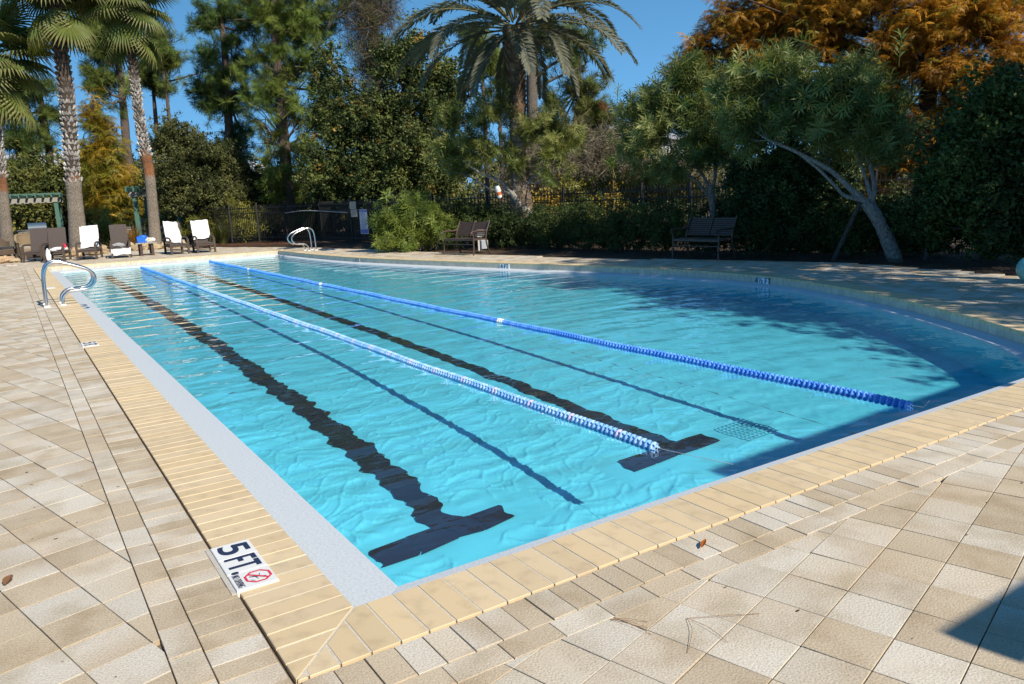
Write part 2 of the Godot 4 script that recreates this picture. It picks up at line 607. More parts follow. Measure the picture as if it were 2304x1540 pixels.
	for i in outline.size():
		var j := (i + 1) % outline.size()
		var inw := Vector3(-onorm[i].x, 0, -onorm[i].y)
		basin.quad(Vector3(wl[i].x, -0.128, wl[i].y), Vector3(wl[j].x, -0.128, wl[j].y), Vector3(lip[j].x, WATER + 0.006, lip[j].y), Vector3(lip[i].x, WATER + 0.006, lip[i].y), Vector3.UP, shelf)
		basin.quad(Vector3(lip[i].x, WATER + 0.006, lip[i].y), Vector3(lip[j].x, WATER + 0.006, lip[j].y), Vector3(lip2[j].x, WATER - 0.02, lip2[j].y), Vector3(lip2[i].x, WATER - 0.02, lip2[i].y), Vector3.UP + inw, shelf)
		basin.quad(Vector3(wl[i].x, -0.02, wl[i].y), Vector3(wl[j].x, -0.02, wl[j].y), Vector3(wl[j].x, -0.14, wl[j].y), Vector3(wl[i].x, -0.14, wl[i].y), inw, Color(0.45, 0.42, 0.36))
	var shell := struct("pool_basin", basin.mesh(mats["plaster"]))
	var aqua := Color(0.085, 0.54, 0.685)
	var walls := Geo.new()
	for i in outline.size():
		var j := (i + 1) % outline.size()
		walls.quad(Vector3(lip2[i].x, WATER - 0.02, lip2[i].y), Vector3(lip2[j].x, WATER - 0.02, lip2[j].y), Vector3(lip2[j].x, -1.3, lip2[j].y), Vector3(lip2[i].x, -1.3, lip2[i].y), Vector3(-onorm[i].x, 0, -onorm[i].y), aqua)
	part("wall", walls.mesh(mats["pool_plaster"]), shell)
	var floor_ := Geo.new()
	floor_patch(floor_, 0.9, 6.1, -2.6, -9.2, 300, 380, aqua, true)
	floor_patch(floor_, 6.1, 9.3, -2.6, -9.2, 90, 190, aqua, true)
	floor_patch(floor_, 0.9, 9.3, -9.2, -13.4, 220, 120, aqua, true)
	floor_patch(floor_, 9.3, 11.5, -2.6, -13.4, 12, 50, aqua, false)
	floor_patch(floor_, 0.9, 11.5, -13.4, -29.2, 54, 80, aqua, false)
	part("floor", floor_.mesh(mats["pool_plaster"]), shell)
	# wall tiles under the coping, on the sides that face the lens
	var wt := Geo.new()
	wt.bevel_box(Vector3.ZERO, Vector3(0.15, 0.012, 0.098), 0.003, Color.WHITE)
	for run in [1, 2]:
		var count := int(sides[run].len / 0.155)
		for k in count:
			var a := along(run, (k + 0.5) * 0.155)
			if a[0].y > -3.2:
				continue
			var nn := Vector3(a[1].x, 0, a[1].y)
			var g := Geo.new()
			var f := rng.randf_range(0.86, 1.06)
			g.bevel_box(Vector3.ZERO, Vector3(0.151, 0.012, 0.088), 0.003, Color(0.55 * f, 0.5 * f, 0.41 * f))
			var b := Basis(nn.cross(Vector3.UP), -nn, Vector3.UP)
			part("wall_tile", g.mesh(mats["coping"]), shell, Transform3D(b, Vector3(a[0].x, -0.086, a[0].y) + nn * 0.006))
	# lane lines: black tiles set in the floor, their edges wandering a little
	for lane in [2.45, 4.68]:
		var k := 0
		var z := -4.86
		var zt := -4.62
		while z > -26.6:
			lane_tile(shell, lane, z, z - 0.235, 0.122 if lane < 3.0 else 0.085, 0.018)
			z -= 0.243
			k += 1
		for m in 4:
			for r in 1:
				var wide := 0.262 if lane < 3.0 else 0.245
				var x0: float = lane - (0.6 if lane < 3.0 else 0.55) + m * wide
				var g := Geo.new()
				floor_quad(g, x0, x0 + wide - 0.01, -4.88, -4.64, Color(0.012, 0.015, 0.03), 0.02)
				part("lane_tile", g.mesh(mats["lane_tile"]), shell)
	# main drain grate
	var dr := Geo.new()
	for k in 9:
		floor_quad(dr, 5.28 + k * 0.05, 5.291 + k * 0.05, -4.86, -4.45, Color(0.09, 0.48, 0.60), 0.01)
		floor_quad(dr, 5.28, 5.7, -4.45 - k * 0.05, -4.461 - k * 0.05, Color(0.09, 0.48, 0.60), 0.01)
	part("drain_grate", dr.mesh(mats["white_plastic"]), shell)

func relief(x: float, z: float) -> float:
	# trowel ridges crossing the plaster in a net, shallow towards the right and the far end
	var wx := x + 0.16 * wander.get_noise_2d(x * 1.7, z * 1.7)
	var wz := z + 0.13 * wander.get_noise_2d(x * 1.7 + 31.0, z * 1.7)
	var a := 1.0 + net.get_noise_2d(wx * 3.3, wz * 5.2)
	var b := 1.0 + net.get_noise_2d(wx * 6.5 + 70.0, wz * 9.5)
	var k := 0.019 * exp(-a * 12.0) + 0.007 * exp(-b * 10.0)
	k += 0.007 * sin(z * 21.0 + x * 1.5 + 4.0 * wander.get_noise_2d(x * 0.8, z * 0.8))
	for lane in [2.45, 4.68]:
		k *= smoothstep(0.14, 0.24, absf(x - lane))
		if absf(x - lane) < 0.78:
			k *= smoothstep(0.2, 0.3, absf(z + 4.76))
	return k * clampf(1.35 - 0.15 * x, 0.12, 1.0) * clampf(1.5 - 0.09 * absf(z), 0.15, 1.0)

func floor_patch(g: Geo, x0: float, x1: float, z0: float, z1: float, nx: int, nz: int, col: Color, fine: bool) -> void:
	var p := []
	for i in nx + 1:
		var c := PackedVector3Array()
		for k in nz + 1:
			var x := lerpf(x0, x1, i / float(nx))
			var z := lerpf(z0, z1, k / float(nz))
			c.append(Vector3(x, WATER - depth_at(x, z) + (relief(x, z) * (smoothstep(0.0, 6.0, minf(nx - i, nz - k))) if fine else 0.0), z))
		p.append(c)
	var n := []
	for i in nx + 1:
		var c := PackedVector3Array()
		for k in nz + 1:
			var dx: Vector3 = p[mini(i + 1, nx)][k] - p[maxi(i - 1, 0)][k]
			var dz: Vector3 = p[i][mini(k + 1, nz)] - p[i][maxi(k - 1, 0)]
			var q := dz.cross(dx).normalized()
			c.append(q if q.y > 0.0 else -q)
		n.append(c)
	for i in nx:
		for k in nz:
			g.smooth(p[i][k], p[i + 1][k], p[i + 1][k + 1], n[i][k], n[i + 1][k], n[i + 1][k + 1], col, col, col)
			g.smooth(p[i][k], p[i + 1][k + 1], p[i][k + 1], n[i][k], n[i + 1][k + 1], n[i][k + 1], col, col, col)

func wob(x: float, z: float) -> float:
	return 0.055 * wander.get_noise_2d(x * 2.0, z * 2.2) + 0.03 * wander.get_noise_2d(x * 6.0 + 40.0, z * 7.0)

func floor_quad(g: Geo, x0: float, x1: float, z0: float, z1: float, col: Color, amp: float) -> void:
	var n := 7
	for i in n:
		var za := lerpf(z0, z1, i / float(n))
		var zb := lerpf(z0, z1, (i + 1) / float(n))
		var q := []
		for c in [[x0, za], [x1, za], [x1, zb], [x0, zb]]:
			var sc: float = amp / 0.02 * clampf(1.5 - absf(c[1]) * 0.05, 0.3, 1.2) * (1.0 if x0 < 3.2 else 0.6)
			var x: float = c[0] + wob(c[0] * 0.35, c[1]) * sc
			var z: float = c[1] + wob(c[1] * 0.3, c[0] * 1.3) * sc * 0.6
			q.append(Vector3(x, WATER - depth_at(x, z) + 0.016 + relief(x, z), z))
		g.quad(q[0], q[1], q[2], q[3], Vector3.UP, col)

func lane_tile(shell: Node3D, x: float, z0: float, z1: float, hw: float, amp: float) -> void:
	var g := Geo.new()
	var f := rng.randf_range(0.7, 1.3)
	floor_quad(g, x - hw, x + hw, z0, z1, Color(0.012 * f, 0.014 * f, 0.022 * f), amp)
	part("lane_tile", g.mesh(mats["lane_tile"]), shell)

func wave(x: float, z: float) -> float:
	var h := 0.0
	h += 0.0042 * sin(z * 7.3 + x * 0.9 + 0.8 * sin(x * 0.9))
	h += 0.0026 * sin(z * 13.1 - x * 2.3 + 1.3 * sin(x * 0.7 + z * 0.4))
	h += 0.0018 * sin(x * 11.0 + z * 9.0 + sin(z * 1.7))
	h += 0.0012 * sin(z * 24.0 + x * 6.0 + 2.0 * sin(x * 1.3))
	return h * (0.35 + 0.65 * clampf(1.25 - 0.09 * absf(x - 3.0), 0.25, 1.0))

func build_water() -> void:
	var g := Geo.new()
	var add := func(x0: float, x1: float, z0: float, z1: float, nx: int, nz: int, ring: bool) -> void:
		var nn := []
		for i in nx + 1:
			var col := PackedVector3Array()
			for k in nz + 1:
				var x := lerpf(x0, x1, i / float(nx))
				var z := lerpf(z0, z1, k / float(nz))
				var e := 0.01
				var dx := (wave(x + e, z) - wave(x - e, z)) / (2.0 * e)
				var dz := (wave(x, z + e) - wave(x, z - e)) / (2.0 * e)
				if ring:
					var r := Vector2(x - 5.8, z + 5.2)
					var d := r.length()
					var s := 0.06 * sin(d * 55.0) * exp(-d * 1.8) * smoothstep(0.0, 0.15, d) * (1.0 - smoothstep(0.75, 1.0, d))
					dx += r.x / maxf(d, 0.001) * s
					dz += r.y / maxf(d, 0.001) * s
				col.append(Vector3(-dx, 1.0, -dz).normalized())
			nn.append(col)
		for i in nx:
			for k in nz:
				var xa := lerpf(x0, x1, i / float(nx))
				var xb := lerpf(x0, x1, (i + 1) / float(nx))
				var za := lerpf(z0, z1, k / float(nz))
				var zb := lerpf(z0, z1, (k + 1) / float(nz))
				var A := Vector3(xa, WATER, za)
				var B := Vector3(xb, WATER, za)
				var C := Vector3(xb, WATER, zb)
				var D := Vector3(xa, WATER, zb)
				g.smooth(A, B, C, nn[i][k], nn[i + 1][k], nn[i + 1][k + 1], Color.WHITE, Color.WHITE, Color.WHITE)
				g.smooth(A, C, D, nn[i][k], nn[i + 1][k + 1], nn[i][k + 1], Color.WHITE, Color.WHITE, Color.WHITE)
	add.call(0.9, 11.3, -6.2, -2.6, 190, 70, false) if false else null
	add.call(0.9, 4.8, -6.2, -2.6, 78, 72, false)
	add.call(4.8, 6.8, -6.2, -4.2, 80, 80, true)
	add.call(4.8, 6.8, -4.2, -2.6, 40, 32, false)
	add.call(6.8, 11.3, -6.2, -2.6, 90, 72, false)
	add.call(0.9, 11.3, -14.0, -6.2, 150, 150, false)
	add.call(0.9, 11.3, -29.2, -14.0, 120, 220, false)
	var o := struct("water", g.mesh(mats["water"]))

# ---------------------------------------------------------------- ropes
func build_ropes() -> void:
	var defs := [
		{"x": 3.55, "z0": -3.82, "z1": -27.6, "label": "pale blue and white lane rope nearest the left pool edge"},
		{"x": 5.72, "z0": -3.28, "z1": -27.9, "label": "royal blue lane rope with white marker floats in mid pool"}]
	for r in 2:
		var d = defs[r]
		var t := thing("lane_rope", d.label, "lane rope", Vector3(d.x, WATER + 0.012, d.z0), 0.0, "floating lane ropes")
		var kinds := []
		for col in ([Color(0.22, 0.45, 0.78), Color(0.34, 0.55, 0.82), Color(0.55, 0.5, 0.72), Color(0.1, 0.3, 0.75)] if r == 0 else [Color(0.13, 0.36, 0.85), Color(0.09, 0.28, 0.78), Color(0.8, 0.8, 0.8), Color(0.13, 0.35, 0.85)]):
			var g := Geo.new()
			var b := Basis(Vector3.RIGHT, Vector3.BACK, Vector3.DOWN)
			g.lathe([[0.010, -0.022], [0.025, -0.021], [0.038, -0.012], [0.042, 0.0], [0.038, 0.006], [0.023, 0.009], [0.018, 0.022], [0.010, 0.023]], 14, b, Vector3.ZERO, [col, col, col, col * 0.95, col, col * 0.9, col * 0.8, col])
			for k in 6:
				var a := TAU * k / 6.0
				g.box(Vector3(cos(a) * 0.025, sin(a) * 0.025, 0.014), Vector3(0.024, 0.005, 0.018), col, Basis(Vector3.BACK, a))
			kinds.append(g.mesh(mats["float_plastic"]))
		var pitch := 0.052
		var count := int((d.z0 - d.z1) / pitch)
		var rest := Geo.new()
		for k in count:
			var kind := (1 if rng.randf() < 0.4 else 0)
			var far := k * pitch
			if r == 0:
				if far > 15.0:
					kind = 3
				elif k % 11 == 7:
					kind = 2
			else:
				if absf(far - 6.0) < 0.08 or absf(far - 13.4) < 0.08 or absf(far - 19.5) < 0.06:
					kind = 2
			var at := Vector3(0.006 * sin(far * 1.3), 0.004 * sin(far * 3.1), -far)
			var xf := Transform3D(Basis(Vector3.RIGHT, rng.randf_range(-0.12, 0.12)) * Basis(Vector3.UP, rng.randf_range(-0.12, 0.12)), at)
			if k < 299:
				part("float", kinds[kind], t, xf)
			else:
				var c: Color = [Color(0.16, 0.38, 0.78), Color(0.1, 0.3, 0.78)][0 if far < 18.0 else 1] if r == 0 else Color(0.10, 0.31, 0.84)
				if kind == 2:
					c = Color(0.8, 0.8, 0.82)
				rest.lathe([[0.012, -0.022], [0.038, -0.012], [0.042, 0.0], [0.038, 0.008], [0.018, 0.022]], 8, Basis(Vector3.RIGHT, Vector3.BACK, Vector3.DOWN), at, [c, c, c, c])
		part("far_floats", rest.mesh(mats["float_plastic"]), t).set_meta("kind", "stuff")
		var cab := Geo.new()
		var p := PackedVector3Array([Vector3(0, 0.07, (-3.12 - d.z0)), Vector3(0, 0.012, 0.12), Vector3(0, 0, -0.1), Vector3(0, 0, d.z1 - d.z0 - 0.3)])
		cab.tube(p, PackedFloat32Array([0.0018, 0.0018, 0.0018, 0.0018]), 6, PackedColorArray([Color(0.6, 0.62, 0.6), Color(0.6, 0.62, 0.6), Color(0.6, 0.62, 0.6), Color(0.6, 0.62, 0.6)]))
		part("cable", cab.mesh(mats["white_plastic"]), t)

# ---------------------------------------------------------------- handrails
func spline(k: Array, n: int) -> PackedVector3Array:
	var out := PackedVector3Array()
	for i in n + 1:
		var f := float(i) / n * (k.size() - 1)
		var a := mini(int(f), k.size() - 2)
		var x := f - a
		var p0: Vector3 = k[maxi(a - 1, 0)]
		var p1: Vector3 = k[a]
		var p2: Vector3 = k[a + 1]
		var p3: Vector3 = k[mini(a + 2, k.size() - 1)]
		out.append(0.5 * (2.0 * p1 + (p2 - p0) * x + (2.0 * p0 - 5.0 * p1 + 4.0 * p2 - p3) * x * x + (3.0 * p1 - 3.0 * p2 + p3 - p0) * x * x * x))
	return out

func fill_f(n: int, x: float) -> PackedFloat32Array:
	var a := PackedFloat32Array()
	a.resize(n)
	a.fill(x)
	return a

func fill_c(n: int, x: Color) -> PackedColorArray:
	var a := PackedColorArray()
	a.resize(n)
	a.fill(x)
	return a

func make_rail(label: String, at: Vector3, turn: float, gap: float) -> void:
	var t := thing("pool_handrail", label, "handrail", at, turn, "steel pool handrails")
	for s in 2:
		var z := -gap * s
		var p := spline([Vector3(0, 0, z), Vector3(0.005, 0.25, z), Vector3(0.02, 0.52, z), Vector3(0.05, 0.66, z), Vector3(0.12, 0.755, z), Vector3(0.24, 0.785, z), Vector3(0.4, 0.745, z), Vector3(0.6, 0.67, z), Vector3(0.74, 0.6, z), Vector3(0.815, 0.5, z), Vector3(0.8, 0.37, z), Vector3(0.69, 0.275, z), Vector3(0.52, 0.255, z), Vector3(0.37, 0.24, z), Vector3(0.28, 0.165, z), Vector3(0.257, 0.08, z), Vector3(0.255, 0, z)], 84)
		var g := Geo.new()
		g.tube(p, fill_f(p.size(), 0.026), 14, fill_c(p.size(), Color.WHITE))
		part("rail", g.mesh(mats["steel"]), t)
		for x in [0.0, 0.255]:
			var e := Geo.new()
			var c := Color(0.72, 0.71, 0.68)
			e.lathe([[0.024, 0.03], [0.04, 0.028], [0.056, 0.012], [0.06, 0.0]], 20, Basis(), Vector3(x, 0.002, z), [c, c, c])
			part("escutcheon", e.mesh(mats["white_plastic"]), t)

# ---------------------------------------------------------------- lettering
var font_bold := SystemFont.new()
var font_plain := SystemFont.new()
func text(s: String, size: float, m: Material, parent: Node3D, xf: Transform3D, called := "lettering", squeeze := 1.0, face: Font = null) -> void:
	var tm := TextMesh.new()
	tm.text = s
	tm.font = face if face else font_bold
	tm.font_size = 48
	tm.pixel_size = size / 48.0
	tm.depth = 0.002
	tm.material = m
	tm.curve_step = 2.0
	var o := MeshInstance3D.new()
	o.name = called
	o.mesh = tm
	o.transform = xf * Transform3D(Basis.from_scale(Vector3(squeeze, 1, 1)), Vector3.ZERO)
	parent.add_child(o, true)

func deck_marker(label: String, at: Vector3, tiles: int, words: Array, warn: bool) -> void:
	var t := thing("depth_marker", label, "depth marker", at, 0.0, "white depth marker tiles")
	for k in tiles:
		var g := Geo.new()
		var f := 1.0 - 0.02 * k
		g.bevel_box(Vector3(0.09, -0.012, 0.085 + k * 0.171), Vector3(0.178, 0.034, 0.169), 0.003, Color(0.74, 0.73, 0.70) * f)
		part("tile", g.mesh(mats["white_plastic"]), t)
	var edge := Geo.new()
	edge.box(Vector3(-0.012, -0.014, tiles * 0.0855), Vector3(0.02, 0.03, tiles * 0.171 + 0.01), Color(0.55, 0.5, 0.42))
	part("mortar_edge", edge.mesh(mats["plaster"]), t)
	var navy: Material = mats["navy_print"]
	var b := Basis(Vector3.BACK, Vector3.RIGHT, Vector3.UP)
	for w in words:
		text(w[0], w[1], navy, t, Transform3D(b, Vector3(w[2], 0.0062, w[3])), "lettering", w[4])
	if warn:
		text("NO DIVING", 0.042, navy, t, Transform3D(b, Vector3(0.028, 0.0062, 0.427)), "lettering", 0.62, font_plain)
		var sym := Geo.new()
		var red := Color(0.62, 0.035, 0.075)
		var c := Vector3(0.112, 0.0066, 0.427)
		for k in 8:
			var a0 := TAU * (k + 0.5) / 8.0
			var a1 := TAU * (k + 1.5) / 8.0
			var q := func(a: float, r: float) -> Vector3: return c + Vector3(cos(a) * r * 0.98, 0, sin(a) * r)
			sym.quad(q.call(a0, 0.062), q.call(a1, 0.062), q.call(a1, 0.051), q.call(a0, 0.051), Vector3.UP, red)
		sym.quad(c + Vector3(-0.042, 0.0005, -0.036), c + Vector3(-0.034, 0.0005, -0.043), c + Vector3(0.042, 0.0005, 0.036), c + Vector3(0.034, 0.0005, 0.043), Vector3.UP, red)
		part("prohibition_symbol", sym.mesh(mats["print"]), t)
		var fig := Geo.new()
		var ink := Color(0.03, 0.035, 0.06)
		var lines := [[-0.035, -0.012, 0.03, 0.018, 0.006], [-0.012, -0.004, -0.005, 0.026, 0.003], [0.0, 0.004, 0.014, -0.022, 0.003], [-0.03, 0.03, -0.02, 0.034, 0.002], [-0.036, 0.02, -0.028, 0.026, 0.002]]
		for l in lines:
			fig.bar(c + Vector3(l[0], -0.0008, l[1]), c + Vector3(l[2], -0.0008, l[3]), l[4], 0.0012, ink)
		part("diver_figure", fig.mesh(mats["print"]), t)

func wall_marker(label: String, words: String, arc: float, tiles: int, faint: bool) -> void:
	var a := along(1, arc)
	var nn := Vector3(a[1].x, 0, a[1].y)
	var at := Vector3(a[0].x, -0.086, a[0].y) - nn * 0.006
	var t := thing("wall_depth_marker", label, "depth marker", at, 0.0, "depth markers under the coping")
	var right := Vector3.UP.cross(-nn)
	t.basis = Basis(right, Vector3.UP, -nn)
	for k in tiles:
		var g := Geo.new()
		g.box(Vector3((k - (tiles - 1) / 2.0) * 0.15, 0.0, 0.0), Vector3(0.148, 0.116, 0.012), Color(0.74, 0.78, 0.82) if not faint else Color(0.45, 0.44, 0.4))
		part("tile", g.mesh(mats["white_plastic"]), t)
	text(words, 0.14, mats["navy_print"] if not faint else mats["faded_print"], t, Transform3D(Basis(), Vector3(0, 0.004, 0.0075)), "lettering", 0.95)

# ---------------------------------------------------------------- plants
var clumps := {}
func clump(kind: String) -> ArrayMesh:
	if clumps.has(kind):
		return clumps[kind]
	var r := RandomNumberGenerator.new()
	r.seed = hash(kind)
	var g := Geo.new()
	var rnd := func() -> Vector3:
		return Vector3(r.randf_range(-1, 1), r.randf_range(-1, 1), r.randf_range(-1, 1)).normalized()
	var m := "leaf"
	match kind:
		"broad":      # oak, magnolia: short broad leaves round a twig
			for i in 26:
				var d: Vector3 = rnd.call()
				var p: Vector3 = rnd.call() * r.randf() * 0.55
				g.leaf(p, d, d.cross(rnd.call()).normalized(), r.randf_range(0.22, 0.36), 0.15, 0.1, Color.WHITE * r.randf_range(0.75, 1.2))
			m = "glossy_leaf"
		"small":      # clipped hedge
			for i in 34:
				var d: Vector3 = rnd.call()
				var p: Vector3 = rnd.call() * r.randf() * 0.6
				g.leaf(p, d, d.cross(rnd.call()).normalized(), r.randf_range(0.16, 0.28), 0.12, 0.05, Color.WHITE * r.randf_range(0.7, 1.2))
			m = "glossy_leaf"
		"willow":     # oleander: long narrow leaves in whorls along an upright shoot
			for i in 7:
				var at := Vector3(0, -0.5 + i * 0.16, 0)
				for k in 4:
					var an := TAU * (k / 4.0) + i * 0.8
					var d := Vector3(cos(an), r.randf_range(0.35, 1.1), sin(an)).normalized()
					g.leaf(at, d, d.cross(Vector3.UP).normalized(), r.randf_range(0.5, 0.8), 0.085, 0.16, Color.WHITE * r.randf_range(0.75, 1.25))
			g.bar(Vector3(0, -0.9, 0), Vector3(0, 0.5, 0), 0.03, 0.03, Color(1.2, 0.9, 1.0))
		"needle":     # pine tuft
			for i in 60:
				var an := r.randf() * TAU
				var d := Vector3(cos(an), r.randf_range(-0.25, 1.5), sin(an)).normalized()
				var p := Vector3(0, r.randf_range(-0.35, 0.15), 0)
				g.leaf(p, d, d.cross(Vector3.UP).normalized(), r.randf_range(0.65, 0.95), 0.035, 0.12, Color.WHITE * r.randf_range(0.7, 1.3))
			g.bar(Vector3(0, -0.9, 0), Vector3(0, 0.2, 0), 0.05, 0.05, Color(1.3, 0.8, 0.8))
			m = "needle"
		"feather":    # bald cypress sprays, drooping
			for i in 9:
				var an := r.randf() * TAU
				var d := Vector3(cos(an), r.randf_range(-0.5, 0.25), sin(an)).normalized()
				var s := d.cross(Vector3.UP).normalized()
				var L := r.randf_range(0.6, 1.0)
				for k in 6:
					var p := d * L * (0.15 + k * 0.15) - Vector3.UP * 0.25 * pow(k / 6.0, 2.0)
					for sg in [-1, 1]:
						g.leaf(p, (s * sg + d * 0.6 - Vector3.UP * r.randf_range(0.2, 0.7)).normalized(), d, r.randf_range(0.2, 0.34), 0.05, 0.2, Color.WHITE * r.randf_range(0.7, 1.3))
			m = "leaf"
		"twig":       # bare grey twigs
			for i in 14:
				var d: Vector3 = rnd.call()
				d.y = absf(d.y) * 0.8
				var p: Vector3 = rnd.call() * 0.3
				g.leaf(p, d.normalized(), d.cross(rnd.call()).normalized(), r.randf_range(0.6, 1.1), 0.03, 0.05, Color.WHITE * r.randf_range(0.7, 1.2))
			m = "needle"
		"bamboo":     # bright feathery shrub
			for i in 30:
				var an := r.randf() * TAU
				var d := Vector3(cos(an), r.randf_range(-0.1, 0.9), sin(an)).normalized()
				var p := Vector3(r.randf_range(-0.15, 0.15), r.randf_range(-0.4, 0.3), r.randf_range(-0.15, 0.15))
				g.leaf(p, d, d.cross(Vector3.UP).normalized(), r.randf_range(0.45, 0.8), 0.07, 0.25, Color.WHITE * r.randf_range(0.7, 1.25))
		"straw":
			for i in 10:
				var an := r.randf() * TAU
				var d := Vector3(cos(an), r.randf_range(0.0, 0.25), sin(an)).normalized()
				g.leaf(Vector3(r.randf_range(-0.4, 0.4), 0.02, r.randf_range(-0.4, 0.4)), d, d.cross(Vector3.UP).normalized(), r.randf_range(0.5, 0.9), 0.05, 0.05, Color.WHITE * r.randf_range(0.6, 1.4))
			m = "mulch"
	clumps[kind] = g.mesh(mats[m])
	return clumps[kind]

func crown(root: Node3D, called: String, kind: String, blobs: Array, count: int, smin: float, smax: float, ca: Color, cb: Color, seed_: int, shell := 0.5, gaps := -0.12, upright := 0.6, cc := Color(-1, 0, 0), share := 0.0) -> void:
	var r := RandomNumberGenerator.new()
	r.seed = seed_
	var nz := FastNoiseLite.new()
	nz.seed = seed_
	nz.frequency = 0.9
	nz.fractal_octaves = 2
	var hue := FastNoiseLite.new()
	hue.seed = seed_ + 5
	hue.frequency = 0.55
	var total := 0.0
	for b in blobs:
		total += pow(b[3] * b[3] * b[4], 0.8)
	var xf := []
	var cols := []
	for b in blobs:
		var nb := int(ceil(count * pow(b[3] * b[3] * b[4], 0.8) / total))
		var tries := 0
		var got := 0
		while got < nb and tries < nb:
			tries += 1
			var d := Vector3(r.randfn(), r.randfn(), r.randfn()).normalized() * pow(r.randf(), shell)
			d *= 1.0 + 0.5 * nz.get_noise_3d(d.x * 2.2 + b[0], d.y * 2.2 + b[1], d.z * 2.2)
			var cp := Vector3(b[0] + d.x * b[3], b[1] + d.y * b[4], b[2] + d.z * b[3])
			if nz.get_noise_3d(cp.x, cp.y * 1.3, cp.z) < gaps:
				continue
			var grow := (Vector3(d.x, d.y * 0.5, d.z) + Vector3(0, 0.75, 0) * upright + Vector3(r.randfn(), r.randfn(), r.randfn()) * 0.3).normalized()
			var tone := r.randf_range(-0.25, 0.25)
			var members := r.randi_range(4, 8)
			var size := r.randf_range(smin, smax)
			for m in members:
				var off := Vector3(r.randfn(), r.randfn(), r.randfn()) * size * 0.55 + grow * size * r.randf_range(-0.3, 0.9)
				var p := cp + off
				if p.y < 0.05:
					continue
				got += 1
				var s := size * r.randf_range(0.75, 1.2)
				var any := Vector3(r.randfn(), r.randfn(), r.randfn()).normalized()
				var axis := any.lerp((grow + any * 0.45).normalized(), clampf(upright * 1.3, 0.0, 1.0)).normalized()
				if kind == "feather":
					axis = (Vector3.UP + any * 0.75 + d * 0.4).normalized()
				var side := axis.cross(any + Vector3(0.01, 0.02, 0.03)).normalized()
				xf.append(Transform3D(Basis(side, axis, side.cross(axis)).scaled(Vector3(s, s, s)), p - root.position))
				var k := clampf(0.5 + hue.get_noise_3dv(p) * 1.3 + tone + r.randf_range(-0.15, 0.15), 0.0, 1.0)
				var c := ca.lerp(cb, k)
				if share > 0.0 and r.randf() < share:
					c = cc
				cols.append(c * r.randf_range(0.8, 1.2))
	scatter(called, clump(kind), xf, cols, root)

func trunk_mesh(path: Array, origin: Vector3, col: Color, col2: Color, sides_: int, mname: String, lump := 0.08) -> ArrayMesh:
	var k := []
	for q in path:
		k.append(Vector3(q[0], q[1], q[2]) - origin)
	var n := path.size() * 5
	var p := spline(k, n)
	var r := PackedFloat32Array()
	var c := PackedColorArray()
	for i in n + 1:
		var f := float(i) / n * (path.size() - 1)
		var a := mini(int(f), path.size() - 2)
		r.append(maxf(lerpf(path[a][3], path[a + 1][3], f - a), 0.012))
		c.append(col.lerp(col2, float(i) / n))
	var g := Geo.new()
	g.tube(p, r, sides_, c, true, lump)
	return g.mesh(mats[mname])

func limbs(root: Node3D, path_: Array, extra: Array, blobs: Array, seed_: int, col: Color, per: int, thick: float, sub := 5) -> void:
	# boughs from the trunk into every clump of foliage, with twigs fanning out
	var path := path_.duplicate()
	for e in extra:
		path.append_array(e)
	var r := RandomNumberGenerator.new()
	r.seed = seed_
	var g := Geo.new()
	for b in blobs:
		var goal := Vector3(b[0], b[1], b[2])
		var best := 0
		var bd := 1e9
		for i in path.size():
			var q := Vector3(path[i][0], path[i][1], path[i][2])
			var dd := q.distance_to(goal) + maxf(0.0, q.y - goal.y + 0.3) * 3.0
			if dd < bd and (i > 1 or path.size() < 4):
				bd = dd
				best = i
		var from := Vector3(path[best][0], path[best][1], path[best][2])
		var mid := from.lerp(goal, 0.5) + Vector3(r.randf_range(-0.2, 0.2), -0.12 * from.distance_to(goal), r.randf_range(-0.2, 0.2))
		var rad: float = minf(path[best][3] * 0.7, thick)
		var p := spline([from - root.position, mid - root.position, goal - root.position], 8)
		var rr := PackedFloat32Array()
		for i in 9:
			rr.append(rad * (1.0 - i / 10.5))
		g.tube(p, rr, 6, fill_c(9, col), false)
		for k in sub:
			var e := goal + Vector3(r.randfn() * b[3] * 0.5, r.randfn() * b[4] * 0.45 + b[4] * 0.15, r.randfn() * b[3] * 0.5)
			var st := p[r.randi_range(3, 7)] + root.position
			var pp := spline([st - root.position, st.lerp(e, 0.5) + Vector3(0, 0.05, 0) - root.position, e - root.position], 4)
			g.tube(pp, PackedFloat32Array([rad * 0.4, rad * 0.33, rad * 0.26, rad * 0.18, rad * 0.1]), 4, fill_c(5, col), false)
	part("branches", g.mesh(mats["bark"]), root)

func base_of(path: Array) -> Vector3:
	return Vector3(path[0][0], 0.0, path[0][2])

func tree(called: String, label: String, category: String, path: Array, blobs: Array, kind: String, count: int, smin: float, smax: float, ca: Color, cb: Color, bark: Color, seed_: int, o := {}) -> Node3D:
	var t := thing(called, label, category, base_of(path), 0.0, o.get("group", ""))
	part("trunk", trunk_mesh(path, t.position, bark, o.get("bark2", bark), 12, "bark", 0.1), t)
	for l in o.get("limbs", []):
		part("limb", trunk_mesh(l, t.position, o.get("bark2", bark), o.get("bark2", bark), 9, "bark", 0.08), t)
	if o.get("twigs", true):
		limbs(t, path, o.get("limbs", []), blobs, seed_, o.get("bark2", bark), 1, o.get("thick", 0.09), o.get("sub", 5))
	crown(t, "crown", kind, blobs, count, smin, smax, ca, cb, seed_, o.get("shell", 0.5), o.get("gaps", -0.12), o.get("upright", 0.6), o.get("cc", Color(-1, 0, 0)), o.get("share", 0.0))
	return t

